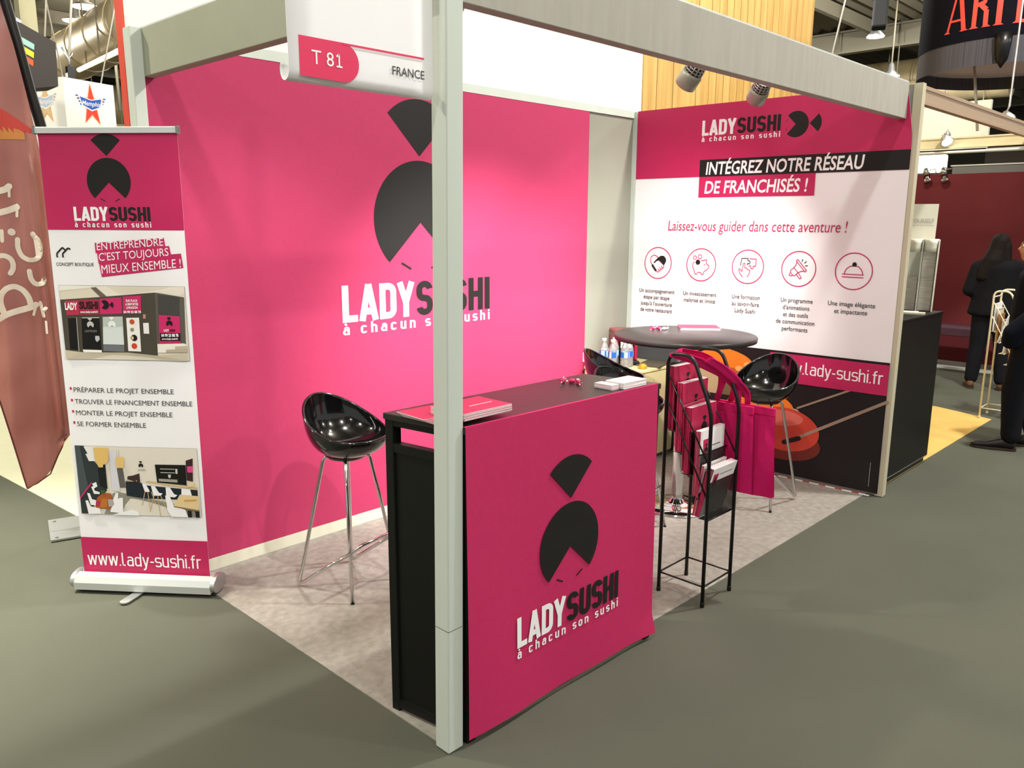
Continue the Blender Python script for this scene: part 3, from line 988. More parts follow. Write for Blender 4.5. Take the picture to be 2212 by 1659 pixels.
din_text(p, 'www.lady-sushi.fr', 1.205, 1.912, 0.722, 0.082, WHITEP, 13, 0.10, 0.085)
p.build('web_address', wb)
p = gp()
for i in range(26):
    p.rect(1.885, 0.055 + i * 0.0062, 1.8875, 0.055 + i * 0.0062 + 0.0035, PAPER, 13, n=1)
p.build('fine_print', wb)

# red and white tape on the carpet along the foot of the banner wall
tp = thing('floor_tape', 'red and white striped tape stuck to the carpet along the banner wall', 'tape', tuple(Bc + WD * 1.5 + WN * 0.05))
mb = MB()
mb.prism([(1.1, 0.028), (1.90, 0.028), (1.90, 0.053), (1.1, 0.053)], Bc + Z * 0.0005, WD, WN, Z, 0.0012, PAPER)
mb.build('white_tape', tp, world=True)
mb = MB()
for i in range(7):
    u = 1.14 + i * 0.108
    mb.prism([(u, 0.028), (u + 0.045, 0.028), (u + 0.052, 0.053), (u + 0.007, 0.053)], Bc + Z * 0.0018, WD, WN, Z, 0.0004, mat('tape_red', '#A8362E', 0.6))
mb.build('red_stripes', tp, world=True)

# ------------------------------------------------------------------ stand number sign, projecting from the front post
sg = thing('stand_sign', 'white hanging sign sheet with a magenta stand number tab beside the front post', 'sign', (-0.23, 0.05, 2.05))
prof = []
for i in range(11):
    prof.append((0.03 + 0.0 * i, 2.62 - (2.62 - 2.066) * i / 10))
for i in range(1, 15):
    a = PI + PI * 1.2 * i / 14
    prof.append((0.050 + 0.020 * math.cos(a), 2.066 + 0.026 * math.sin(a)))
mb = MB()
def sgs(u, v):
    q = v * (len(prof) - 1)
    i = min(int(q), len(prof) - 2)
    t_ = q - i
    y = prof[i][0] * (1 - t_) + prof[i + 1][0] * t_
    z = prof[i][1] * (1 - t_) + prof[i + 1][1] * t_
    return Vector((-0.452 + u * 0.452 - 0.01 * max(0, (z - 2.1)), y, z))
mb.grid(sgs, 6, 48, WHITEP)
mb.build('sheet', sg, world=True, thick=0.002)
p = Pr((0, 0.0275, 0), (1, 0, 0), (0, 0, 1), (0, -1, 0))
pts = [(-0.424, 2.144), (-0.424, 2.052)]
pts += [(-0.300, 2.050)] + [(-0.298 + 0.047 * math.cos(a), 2.097 + 0.047 * math.sin(a)) for a in [(-PI / 2 + PI * i / 16) for i in range(17)]]
p.poly(pts, mat('sign_magenta', '#DB2457', 0.5), 1)
p.rect(-0.299, 2.139, -0.036, 2.144, mat('sign_magenta', '#DB2457', 0.5), 1.6)
p.build('magenta_tab', sg)
p = Pr((0, 0.0275, 0), (1, 0, 0), (0, 0, 1), (0, -1, 0))
p.text('T 8', -0.390, -0.327, 2.083, 0.032, WHITEP, 2, 0.0)
p.stroke([(-0.319, 2.108), (-0.311, 2.1145), (-0.311, 2.0845)], 0.0042, WHITEP, 2.2, caps=False)
p.stroke([(-0.3195, 2.0850), (-0.3025, 2.0850)], 0.0040, WHITEP, 2.5, caps=False)
p.build('stand_number', sg)
p = Pr((0, 0.0275, 0), (1, 0, 0), (0, 0, 1), (0, -1, 0))
p.text('FRANCE', -0.145, -0.036, 2.088, 0.0215, GREYTX, 2, 0.004)
p.build('country_lettering', sg)
mb = MB(); mb.tube([(-0.45, 0.055, 2.6), (0.0, 0.055, 2.6)], 0.012, ALU)
mb.build('hanging_rod', sg, world=True)

# ------------------------------------------------------------------ spotlights on the front beam
def spotlight(x, aim, label, power=1.0):
    y, z = 0.205, 2.325
    t = thing('spotlight', label, 'spotlight', (x, y, z), group='spotlights on the front beam')
    a = Vector(aim).normalized()
    c = Vector((0, 0, 0))
    mb = MB()
    mb.lathe([(0.0, -0.012), (0.035, -0.012), (0.045, -0.010), (0.047, 0.0), (0.047, 0.055), (0.043, 0.058)], mat('grey_lamp_body', '#A9A79A', 0.4, metal=0.3), c=c, axis=a, seg=28)
    mb.build('head', t)
    mb = MB()
    mb.lathe([(0.043, 0.051), (0.0, 0.051)], LAMPW, c=c, axis=a, seg=28)
    mb.build('lens', t)
    mb = MB()
    mb.lathe([(0.0, -0.062), (0.034, -0.062), (0.036, -0.012), (0.0, -0.012)], mat('dark_lamp_body', '#55534C', 0.5, metal=0.3), c=c, axis=a, seg=24)
    Q = Vector((0, 0, 1)).rotation_difference(a).to_matrix()
    for k in range(14):
        an = 2 * PI * k / 14
        u = Q @ Vector((math.cos(an), math.sin(an), 0))
        mb.tube([u * 0.04 - a * 0.012, u * 0.037 - a * 0.064], 0.0028, ALU, seg=5)
    for zz in (-0.022, -0.036, -0.050, -0.064):
        mb.tube([Q @ Vector((0.0385 * math.cos(2 * PI * k / 20), 0.0385 * math.sin(2 * PI * k / 20), 0)) + a * zz for k in range(20)], 0.0026, ALU, seg=5, closed=True)
    mb.build('heat_sink', t)
    mb = MB()
    mb.tube([-a * 0.05, Vector((0, -0.03, 0.07)), Vector((0, -0.13, 0.09)), Vector((0, -0.141, 0.05))], 0.007, ALU, seg=8)
    mb.build('arm', t)
    add_light('spotlight_beam', 'SPOT', tuple(Vector((x, y, z)) + a * 0.07), SPOT_P * power, (1.0, 0.96, 0.92), 0.02, aim=a, cone=math.radians(84), blend=1.0)
    return t
SPOT_P = 480
spotlight(1.587, (0.18, 0.78, -0.80), 'grey spotlight on the front beam nearer the front post', 1.0)
spotlight(2.185, (0.50, 0.62, -0.60), 'grey spotlight on the front beam nearer the white banner wall', 0.45)
spotlight(0.205, (0.12, 0.78, -0.72), 'grey spotlight behind the front beam right beside the front post', 0.22)

# ------------------------------------------------------------------ reception counter
CF = [Vector((0.082, -0.004, 0)), Vector((1.098, -0.024, 0)), Vector((1.04, 0.318, 0)), Vector((0.03, 0.338, 0))]
CT = 1.086
ct = thing('reception_counter', 'black reception counter standing behind the front post', 'counter', (0.56, 0.16, 0))
def cq(a, b, z):                      # a along the front, b to the back
    f = CF[0].lerp(CF[1], a); k = CF[3].lerp(CF[2], a)
    q = f.lerp(k, b); return Vector((q.x, q.y, z))
def cbox(mb, a0, a1, b0, b1, z0, z1, m, bevel=0):
    mb.hexa([cq(a0, b0, z0), cq(a1, b0, z0), cq(a1, b1, z0), cq(a0, b1, z0), cq(a0, b0, z1), cq(a1, b0, z1), cq(a1, b1, z1), cq(a0, b1, z1)], m, bevel=bevel)
mb = MB(); cbox(mb, -0.005, 1.005, -0.01, 1.01, CT - 0.022, CT, BLACKT, 0.003); mb.build('countertop', ct, world=True)
for a, b in ((0, 0), (0.965, 0), (0, 0.9), (0.965, 0.9)):
    mb = MB(); cbox(mb, a, a + 0.035, b, b + 0.1, 0.0, CT - 0.022, BLACKL, 0.002); mb.build('frame_post', ct, world=True)
for nm, z0, z1 in (('side_rail', CT - 0.042, CT - 0.022), ('side_rail', 0.955, 0.985), ('side_rail', 0.012, 0.045)):
    mb = MB(); cbox(mb, 0.002, 0.033, 0.1, 0.9, z0, z1, BLACKL); mb.build(nm, ct, world=True)
    mb = MB(); cbox(mb, 0.967, 0.998, 0.1, 0.9, z0, z1, BLACKL); mb.build(nm, ct, world=True)
mb = MB(); cbox(mb, 0.010, 0.02, 0.1, 0.9, 0.045, 0.955, BLACKL); mb.build('side_panel', ct, world=True)
mb = MB(); cbox(mb, 0.98, 0.99, 0.1, 0.9, 0.045, 0.955, BLACKL); mb.build('side_panel', ct, world=True)
mb = MB(); cbox(mb, 0.035, 0.965, 0.02, 0.05, 0.01, CT - 0.022, BLACKL); mb.build('front_panel', ct, world=True)
mb = MB(); cbox(mb, 0.035, 0.965, 0.05, 0.95, 0.5, 0.515, BLACKL); mb.build('inner_shelf', ct, world=True)
mb = MB(); mb.lathe([(0, 0.002), (0.004, 0.0015), (0.004, 0)], ALUL, c=cq(0.0, 0.18, 0.03) + Vector((-0.002, 0, 0)), axis=(-1, 0, 0), seg=12)
mb.build('screw', ct, world=True)

# cloth banner on the front of the counter
cb = thing('counter_banner', 'magenta cloth banner with black emblem hanging on the counter front', 'banner', (0.58, -0.02, 0.02))
FU = (CF[1] - CF[0]).normalized()
FN = Vector((FU.y, -FU.x, 0))
def cbs(u, v, d):
    # u: metres from the front-left corner, v: height
    h = v / 1.09
    fl = 0.010 * (1 - h) * (0.5 + 0.5 * math.sin(u * 5.2 + 1.0)) + 0.004 * math.sin(u * 11 + h * 3) * (1 - h) + 0.004
    fl += 0.018 * max(0, 1 - v / 0.12) * max(0, (u - 0.85) / 0.2)
    return CF[0] + FU * u + FN * (fl + d) + Z * v
mb = MB()
def cbf(u, v):
    L = -0.006 + 0.0 * v
    Rr = 1.02 - 0.022 * v + 0.012 * max(0, 1 - v * 12)
    return cbs(L + (Rr - L) * u, 0.022 + v * (CT - 0.020), 0)
mb.grid(cbf, 40, 36, PINK)
def cbl(u, v):
    q = cbs(-0.006 + (0.998 + 0.006) * u, CT, 0)
    return Vector((q.x, q.y + 0.012 * v + 0.0 * u, CT + 0.0022))
mb.grid(cbl, 40, 1, PINK)
mb.build('cloth', cb, world=True)
def cpr():
    q = Pr((0, 0, 0), (1, 0, 0), (0, 0, 1), (0, -1, 0))
    q.surf = lambda u, v, d: cbs(u, v, d + 0.003)
    return q
OX = CF[0].x
p = cpr()
emblem(p, 0.570 - OX, 0.571, 0.158, INK, fr=1.0, gap=1.10)
p.build('emblem', cb)
logotype(cpr, cb, 0.297 - OX, 0.862 - OX, 0.266, 0.112, 0.226, 0.028)

# ------------------------------------------------------------------ brochures, cards and sweets on the counter
def booklet(name, label, cat, loc, rz, w, h, t, cover, group, back=None, extras=None):
    th = thing(name, label, cat, loc, rz, group)
    mb = MB()
    mb.box((-w / 2, -h / 2, 0.0004), (w / 2, h / 2, t - 0.0004), PAPER)
    mb.build('pages', th)
    mb = MB()
    mb.box((-w / 2, -h / 2, t - 0.0004), (w / 2, h / 2, t), cover)
    mb.box((-w / 2, -h / 2, 0), (w / 2, h / 2, 0.0004), back or cover)
    mb.build('cover', th)
    if extras:
        extras(th, t)
    return th
low = None
for i in range(5):
    lb = 'magenta brochure in the fanned lower layer under the pile at the counter end'
    loc = (0.142 - 0.004 * i, 0.175 + 0.003 * i, CT + 0.0005 + i * 0.0032)
    if low is None:
        low = booklet('brochure', lb, 'brochure', loc, 0.02, 0.21, 0.148, 0.003, BROCH, 'fanned brochures on the counter')
    else:
        dup(low, loc, 0.02 - 0.02 * i)
pz = CT + 0.0005 + 5 * 0.0032
up = None
def cover_line(th, t):
    q = MB(); q.box((-0.02, -0.012, t + 0.0001), (0.08, -0.009, t + 0.0003), WHITEP); q.build('cover_print', th)
for i in range(7):
    lb = 'white-edged magenta brochure in the pile on the counter corner behind the post'
    loc = (0.192 + 0.0012 * math.sin(i * 2.1), 0.088 + 0.001 * math.cos(i * 3), pz + i * 0.0035)
    if up is None:
        up = booklet('brochure', lb, 'brochure', loc, 0.01, 0.21, 0.158, 0.0033, BROCH, 'piled brochures on the counter corner')
    elif i < 6:
        dup(up, loc, 0.012 * math.sin(i * 1.7))
    else:
        booklet('brochure', 'topmost magenta brochure with a white line on the counter pile', 'brochure', loc, 0.0, 0.21, 0.158, 0.0033, BROCH, None, extras=cover_line)
mb = MB(); mb.box((-0.035, -0.022, 0), (0.035, 0.022, 0.0008), PAPER); mb.box((-0.035, -0.022, 0.0008), (0.035, 0.0, 0.0011), BROCH)
o = mb.build('business_card'); o.location = (0.345, 0.263, CT + 0.0004); o.rotation_euler = (0, 0, -0.5)
tag(o, 'small pink and white card lying beside the brochure pile on the counter', 'card')

def sheets(n, loc, rz, w, h, t, m, label, group, name='flyer', jit=0.0015):
    first = None
    for i in range(n):
        l = (loc[0] + random.uniform(-jit, jit), loc[1] + random.uniform(-jit, jit), loc[2] + i * (t + 0.0002))
        if first is None:
            mb = MB(); mb.box((-w / 2, -h / 2, 0), (w / 2, h / 2, t), m)
            first = mb.build(name); o = first
            tag(o, label, 'flyer', group)
        else:
            o = first.copy(); COL.objects.link(o)
        o.location = l
        o.rotation_euler = (0, 0, rz + random.uniform(-0.008, 0.008))
PINKISH = mat('pinkish_white_card', '#E9D3D8', 0.5)
sheets(9, (0.966, 0.043, CT + 0.001), -0.03, 0.140, 0.088, 0.0025, PAPER, 'white card in the squared pile at the far end of the counter', 'pile of white cards on the counter')
sheets(7, (0.868, 0.062, CT + 0.001), -0.03, 0.045, 0.085, 0.0025, PINKISH, 'pinkish card in the pile tucked behind the white cards on the counter', 'pile of pinkish cards on the counter')

def candy(loc, rz, label, group, m=FOIL):
    t = thing('wrapped_sweet', label, 'sweet', loc, rz, group)
    mb = MB(); mb.lathe([(0, -0.013), (0.007, -0.011), (0.009, -0.004), (0.009, 0.004), (0.007, 0.011), (0, 0.013)], m, c=(0, 0, 0.009), axis=(1, 0, 0), seg=14)
    mb.build('sweet_body', t)
    for s_ in (-1, 1):
        mb = MB()
        for k in range(7):
            a, b = 2 * PI * k / 7, 2 * PI * (k + 0.8) / 7
            mb.face([(s_ * 0.012, 0, 0.009), (s_ * 0.026, 0.009 * math.cos(a), 0.010 + 0.009 * math.sin(a)), (s_ * 0.024, 0.009 * math.cos(b), 0.010 + 0.009 * math.sin(b))], WHITEP if k % 2 else m)
        mb.build('twisted_end', t)
    return t
candy((0.838, 0.255, CT + 0.0005), 0.5, 'pink wrapped sweet on the counter, the one nearer the front post', None)
candy((0.853, 0.222, CT + 0.0005), -0.6, 'pink wrapped sweet on the counter between its two neighbours', None)
candy((0.853, 0.186, CT + 0.0005), 0.9, 'pink wrapped sweet on the counter, the one nearer the white cards', None)

# ------------------------------------------------------------------ bar stools
def make_stool(label, loc, rz):
    t = thing('bar_stool', label, 'bar stool', loc, rz, 'black bucket bar stools')
    zb, rx, ry = 0.642, 0.195, 0.20
    def rim(th):
        b = 0.5 + 0.5 * math.sin(th)                    # 1 at the back (+y)
        z = 0.738 + 0.166 * (b ** 1.9)
        s = 1.0 - 0.05 * b
        return rx * s * math.cos(th), ry * math.sin(th) * (1.0 if math.sin(th) < 0 else 0.98), z
    def shell(off, zoff):
        def fn(u, v):
            th = 2 * PI * u
            X, Y, Zr = rim(th)
            q = v
            r = math.sin(q * PI / 2) ** 0.82
            prof = (1 - math.cos(q * PI / 2)) ** 1.15
            z = zb + zoff + (Zr - zb - zoff * v) * prof
            k = (1 - off * 0.9)
            return Vector((X * r * k, Y * r * k - 0.0 * v, z))
        return fn
    mb = MB()
    mb.grid(shell(0.0, 0.0), 56, 16, GLOSSK, wrap=True)
    mb.grid(shell(0.055, 0.022), 56, 16, GLOSSK, wrap=True)
    ring = [rim(2 * PI * k / 64) for k in range(64)]
    mb.tube([(x * 0.975, y * 0.975, z) for x, y, z in ring], 0.0068, GLOSSK, seg=8, closed=True)
    mb.build('seat', t)
    mb = MB()
    mb.lathe([(0, 0.626), (0.085, 0.630), (0.10, 0.645), (0.10, 0.656), (0.04, 0.656)], BLACKM, seg=28)
    mb.build('seat_mount', t)
    R_ = 0.0085
    for sx in (-1, 1):
        mb = MB(); mb.tube([(sx * 0.065, -0.055, 0.640), (sx * 0.078, -0.072, 0.625), (sx * 0.16, -0.17, 0.005)], R_, CHROME, seg=12)
        mb.build('leg', t)
        mb = MB(); mb.lathe([(0, 0), (0.0092, 0), (0.0092, 0.006), (0.0085, 0.007)], BLACKM, c=(sx * 0.16, -0.17, 0), seg=12)
        mb.build('foot_cap', t)
        mb = MB(); mb.tube(polytube([(sx * 0.065, 0.055, 0.640), (sx * 0.078, 0.072, 0.625), (sx * 0.172, 0.172, 0.0095), (sx * 0.137, -0.152, 0.235)], 8, 0.035), R_, CHROME, seg=12)
        mb.build('bent_leg', t)
    mb = MB(); mb.tube([(-0.137, -0.152, 0.235), (-0.09, -0.175, 0.262), (0.09, -0.175, 0.262), (0.137, -0.152, 0.235)], R_, CHROME, seg=12)
    mb.build('footrest', t)
    return t
st = make_stool('black bucket bar stool standing between the counter and the magenta wall', (0.52, 1.30, 0), math.radians(10))
dup(st, (2.56, 1.30, 0), math.radians(28), 'black bucket bar stool tucked between the round table and the beige cabinet')
dup(st, (3.011, 0.482, 0), math.radians(-88), 'black bucket bar stool beside the magenta tote bags, facing the table')
dup(st, (2.035, 0.80, 0), math.radians(2), 'black bucket bar stool mostly hidden behind the far end of the counter')

# ------------------------------------------------------------------ round table and what lies on it
TZ = 1.06
rt = thing('round_table', 'tall round table with a black top on a chrome pedestal', 'table', (2.555, 0.785, 0))
mb = MB(); mb.lathe([(0, TZ - 0.03), (0.40, TZ - 0.03), (0.413, TZ - 0.027), (0.415, TZ - 0.004), (0.411, TZ), (0, TZ)], mat('dark_table_laminate', '#2E2A29', 0.33, spec=0.5, noise=0.08, nscale=80), seg=72); mb.build('tabletop', rt)
mb = MB(); mb.lathe([(0, 0.012), (0.225, 0.012), (0.222, 0.016), (0.12, 0.026), (0.05, 0.034), (0.042, 0.05), (0.0, 0.05)], CHROME, seg=48); mb.build('base', rt)
mb = MB(); mb.lathe([(0, 0), (0.225, 0), (0.228, 0.006), (0.225, 0.012), (0, 0.012)], CHROME, seg=48); mb.build('base_rim', rt)
mb = MB(); mb.lathe([(0.036, 0.03), (0.036, TZ - 0.035)], CHROME, seg=32); mb.lathe([(0.0, TZ - 0.05), (0.12, TZ - 0.045), (0.12, TZ - 0.03), (0, TZ - 0.03)], BLACKM, seg=32); mb.build('column', rt)
candy((2.603, 1.045, TZ + 0.0005), 0.2, 'pink wrapped sweet on the round table, nearer the bottles', None)
candy((2.622, 1.012, TZ + 0.0005), 1.1, 'pink and white wrapped sweet on the round table, in the middle of its three', None)
candy((2.640, 0.985, TZ + 0.0005), -0.4, 'white tipped wrapped sweet on the round table, nearer the brochures', None, WHITEP)
tb = booklet('brochure', 'lower magenta brochure lying on the round table', 'brochure', (2.845, 0.87, TZ + 0.0005), math.radians(-52), 0.24, 0.175, 0.006, BROCH, None)
dup(tb, (2.85, 0.872, TZ + 0.0070), math.radians(-49), 'top magenta brochure of the two lying on the round table')

# ------------------------------------------------------------------ corner cabinet and drinks
cz = 0.685
cab = thing('storage_cabinet', 'beige storage cabinet in the corner behind the round table', 'cabinet', (3.1, 1.66, 0))
mb = MB(); mb.box((2.95, 1.44, cz - 0.02), (3.51, 1.862, cz), BEIGE, bevel=0.003); mb.build('cabinet_top', cab, world=True)
mb = MB(); mb.box((2.962, 1.46, 0.03), (3.50, 1.862, cz - 0.02), BEIGE); mb.build('carcass', cab, world=True)
for x0, x1 in ((2.966, 3.227), (3.233, 3.495)):
    mb = MB(); mb.box((x0, 1.445, 0.04), (x1, 1.46, cz - 0.025), BEIGE, bevel=0.002); d = mb.build('door', cab, world=True)
    mb = MB(); hx = x1 - 0.04 if x0 < 3.1 else x0 + 0.04
    mb.tube([(hx, 1.445, 0.40), (hx, 1.428, 0.40), (hx, 1.428, 0.50), (hx, 1.445, 0.50)], 0.004, ALU, seg=8); mb.build('handle', d, world=True)
mb = MB(); mb.box((2.97, 1.48, 0.0), (3.49, 1.855, 0.03), GREYD); mb.build('plinth', cab, world=True)

def bottle(loc, label):
    t = thing('water_bottle', label, 'bottle', loc, random.uniform(0, 6), 'water bottles on the beige cabinet')
    mb = MB(); mb.lathe([(0, 0.004), (0.026, 0.0), (0.031, 0.01), (0.031, 0.05), (0.029, 0.055), (0.031, 0.06), (0.031, 0.075), (0.031, 0.125), (0.029, 0.14), (0.020, 0.165), (0.013, 0.18), (0.0125, 0.19)], CLEAR, seg=28); mb.build('clear_body', t)
    mb = MB(); mb.lathe([(0.0316, 0.078), (0.0316, 0.118)], BLUE, seg=28)
    k = mb.mi(LBLUE); w_ = mb.mi(WHITEP)
    mb.bm.faces.ensure_lookup_table()
    for i, f in enumerate(mb.bm.faces):
        if i % 14 in (2, 3, 4, 5): f.material_index = k
        if i % 14 in (8, 9): f.material_index = w_
    mb.build('label_band', t)
    mb = MB(); mb.lathe([(0, 0.207), (0.0145, 0.206), (0.0155, 0.203), (0.0155, 0.188), (0.013, 0.187)], WHITEP, seg=24); mb.build('cap', t)
    return t
b0 = bottle((3.02, 1.66, cz + 0.0005), 'water bottle on the cabinet closest to the bar stool back')
for i, (x, y, lb) in enumerate(((3.085, 1.60, 'water bottle with a white emblem panel at the front of the group on the cabinet'), (3.155, 1.615, 'water bottle nearest the maroon coffee machine on the cabinet'), (3.03, 1.745, 'water bottle at the back of the group beside the pink packet'), (3.115, 1.715, 'water bottle standing in the middle of the group on the cabinet'))):
    dup(b0, (x, y, cz + 0.0005), i * 1.3, lb)
cm = thing('coffee_machine', 'maroon rounded coffee machine with a cream panel behind the water bottles', 'coffee machine', (3.30, 1.66, cz))
cm.rotation_euler = (0, 0, math.radians(-38)); RM[cm.name] = Matrix.Translation(Vector((3.30, 1.66, cz))) @ Matrix.Rotation(math.radians(-38), 4, 'Z')
mb = MB(); mb.box((-0.085, -0.055, 0.0), (-0.06, 0.15, 0.24), MAROONP, bevel=0.01); mb.box((0.06, -0.055, 0.0), (0.085, 0.15, 0.24), MAROONP, bevel=0.01); mb.box((-0.085, -0.055, 0.205), (0.085, 0.15, 0.245), MAROONP, bevel=0.014); mb.box((-0.07, 0.0, 0.0), (0.07, 0.15, 0.22), BLACKL)
mb.build('housing', cm)
mb = MB(); mb.box((-0.058, -0.05, 0.10), (0.058, -0.0, 0.20), BLACKL, bevel=0.004); mb.build('brew_head', cm)
mb = MB(); mb.box((-0.045, -0.054, 0.115), (0.045, -0.0505, 0.185), CREAMT, bevel=0.002); mb.build('cream_panel', cm)
mb = MB(); mb.box((-0.075, -0.15, 0.0), (0.075, 0.0, 0.03), BLACKL, bevel=0.006); mb.build('drip_tray', cm)
mb = MB(); mb.lathe([(0, 0.0), (0.045, 0.0), (0.045, 0.1), (0.04, 0.112), (0, 0.112)], WHITEP, seg=28)
o = mb.build('paper_cup_stack'); o.location = (3.12, 1.80, cz + 0.0005); tag(o, 'white stack of paper cups behind the water bottles', 'cups')
mb = MB(); mb.box((-0.16, -0.12, 0), (0.16, 0.12, 0.012), mat('slate_tray_board', '#4A4536', 0.6), bevel=0.003)
o = mb.build('slate_tray'); o.location = (3.33, 1.50, cz + 0.0005); o.rotation_euler = (0, 0, 0.25); tag(o, 'dark slate tray lying on the beige cabinet by the banner wall', 'tray')
o.location = (3.36, 1.54, cz + 0.0005); o.scale = (0.75, 0.75, 1)
cm.location = (3.29, 1.755, cz)
RM[cm.name] = Matrix.Translation(Vector((3.29, 1.755, cz))) @ Matrix.Rotation(math.radians(-38), 4, 'Z')
mb = MB(); mb.lathe([(0, 0), (0.03, 0.002), (0.034, 0.018), (0.02, 0.034), (0, 0.038)], GOLD, seg=9, smooth=False)
o = mb.build('gold_packet'); o.location = (3.165, 1.50, cz + 0.0005); tag(o, 'crumpled gold sweet packet beside the slate tray', 'packet')
mb = MB(); mb.box((-0.035, -0.03, 0), (0.035, 0.03, 0.085), mat('bright_pink_card', '#E5407F', 0.6), bevel=0.004)
o = mb.build('pink_packet'); o.location = (3.06, 1.825, cz + 0.0005); tag(o, 'bright pink packet on the cabinet beside the bottles', 'packet')
mb = MB(); mb.box((-0.05, -0.03, 0), (0.05, 0.03, 0.075), WHITEP, bevel=0.004)
o = mb.build('white_packet'); o.location = (3.005, 1.80, cz + 0.0005); tag(o, 'white packet on the cabinet behind the bar stool back', 'packet')
pb = thing('power_box', 'white socket box with a cable at the edge of the magenta graphic', 'socket', (3.0, LY, 0.72))
mb = MB(); mb.box((2.985, LY - 0.05, 0.705), (3.03, LY - 0.001, 0.775), WHITEP, bevel=0.003); mb.build('box', pb, world=True)
mb = MB(); mb.tube([(3.0, LY - 0.022, 0.705), (3.004, LY - 0.022, 0.3), (3.01, LY - 0.03, 0.005)], 0.005, mat('cable_pinkish', '#D9B7A6', 0.5), seg=8); mb.build('cable', pb, world=True)

# ------------------------------------------------------------------ brochure racks
def make_rack(label, loc, metal, meshm, rz=0.0):
    t = thing('brochure_rack', label, 'brochure rack', loc, rz)
    W, D, Ht = 0.24, 0.235, 1.135
    r = 0.0085
    for x in (0.0, W):
        path = polytube([(x, D, 0.012), (x, D, Ht), (x, D - 0.125, Ht + 0.005), (x, 0.005, 0.90), (x, 0.0, 0.012)], 8, 0.05)
        mb = MB(); mb.tube(path, r, metal, seg=12); mb.build('side_frame', t)
        for y in (0.0, D):
            mb = MB(); mb.lathe([(0, 0), (0.010, 0), (0.010, 0.02), (0.0085, 0.022)], metal, c=(x, y, 0), seg=12); mb.build('foot', t)
        for z0, z1, y1 in ((1.045, 0.655, 0.0), (0.925, 0.500, 0.0)):
            mb = MB(); mb.tube([(x, D - 0.002, z0), (x, y1, z1)], 0.0038, metal, seg=8); mb.build('slanted_rod', t)
    for a, b in (((0, 0), (W, 0)), ((0, D), (W, D)), ((0, 0), (0, D)), ((W, 0), (W, D))):
        mb = MB(); mb.tube([(a[0], a[1], 0.095), (b[0], b[1], 0.095)], 0.0042, metal, seg=8); mb.build('base_rod', t)
    mb = MB(); mb.tube([(0, D, 1.085), (W, D, 1.085)], 0.006, metal, seg=8); mb.build('top_rod', t)
    ys = [0.004, 0.055, 0.105, 0.150, 0.197]
    for k, y in enumerate(ys):
        zb_, zt = 0.405 + 0.094 * k, 0.605 + 0.094 * k
        mb = MB()
        mb.face([(0.010, y, zb_), (W - 0.010, y, zb_), (W - 0.010, y, zt), (0.010, y, zt)], meshm)
        mb.face([(0.010, y, zb_), (W - 0.010, y, zb_), (W - 0.010, min(y + 0.047, D), zb_), (0.010, min(y + 0.047, D), zb_)], meshm)
        for z in (zb_, zt):
            mb.tube([(0.0, y, z), (W, y, z)], 0.004, metal, seg=6)
        mb.build('mesh_pocket', t)
    return t, ys
RX, RY = 1.492, -0.037
rack, YS = make_rack('black wire brochure rack beside the counter filled with magenta brochures', (RX, RY, 0), BLACKM, MESHK)

def standing_book(name, label, cat, cx, y, zb_, lean, w, h, t, cover, back, group, deco=None, first=None, rx=0.0):
    if first is not None:
        o = dup(first, (cx, y, zb_), None, label, group)
        o.rotation_euler = (lean, 0, rx)
        return o
    th = thing(name, label, cat, (cx, y, zb_), 0, group)
    th.rotation_euler = (lean, 0, rx)
    RM[th.name] = Matrix.Identity(4)
    mb = MB(); mb.box((-w / 2, -t + 0.0006, 0), (w / 2, -0.0006, h), PAPER); mb.build('pages', th)
    mb = MB(); mb.box((-w / 2, -t, 0), (w / 2, -t + 0.0006, h), cover); mb.box((-w / 2, -0.0006, 0), (w / 2, 0, h), back); mb.box((-w / 2 - 0.0005, -t, 0), (-w / 2, 0, h), back); mb.build('cover', th)
    if deco:
        p = Pr((0, -t - 0.0002, 0), (1, 0, 0), (0, 0, 1), (0, -1, 0))
        deco(p)
        p.mb.build('cover_print', th, recalc=False)
    return th
def deco_pink(p, h_=0.30):
    emblem(p, 0.004, h_ - 0.100, 0.027, INK, 1, eyes=False, sx=0.9)
    din_text(p, 'LADY', -0.036, 0.002, h_ - 0.155, 0.018, WHITEP, 1, 0.18, 0.06)
    din_text(p, 'SUSHI', 0.004, 0.046, h_ - 0.155, 0.018, INK, 1, 0.18, 0.06)
def deco_white(p):
    p.rect(-0.078, 0.17, -0.03, 0.258, BROCH, 1)
    emblem(p, -0.054, 0.207, 0.015, INK, 2, eyes=False)
    p.rect(-0.0, 0.118, 0.102, 0.148, BROCH, 1)
    p.text('www.lady-sushi.fr', 0.02, 0.095, 0.128, 0.010, WHITEP, 2)
    p.rect(0.0, 0.218, 0.07, 0.222, GREYTX, 1)
    p.rect(-0.03, 0.098, 0.03, 0.102, LTGREY, 1)
    p.disc(-0.07, 0.1, 0.006, BROCH, 1)
specs = [(4, 8, 0.292, 0.0046, 'pink', 'magenta brochure in the topmost pocket of the black rack', 'brochures in the top pocket of the black rack'),
         (3, 7, 0.315, 0.0046, 'pink', 'magenta brochure in the second pocket from the top of the black rack', 'brochures in the second pocket of the black rack'),
         (2, 6, 0.305, 0.0046, 'pink', 'magenta brochure in the middle pocket of the black rack', 'brochures in the middle pocket of the black rack'),
         (1, 7, 0.300, 0.0035, 'white', 'white flyer with a magenta block in the second lowest pocket of the black rack', 'flyers in the second lowest pocket of the black rack')]
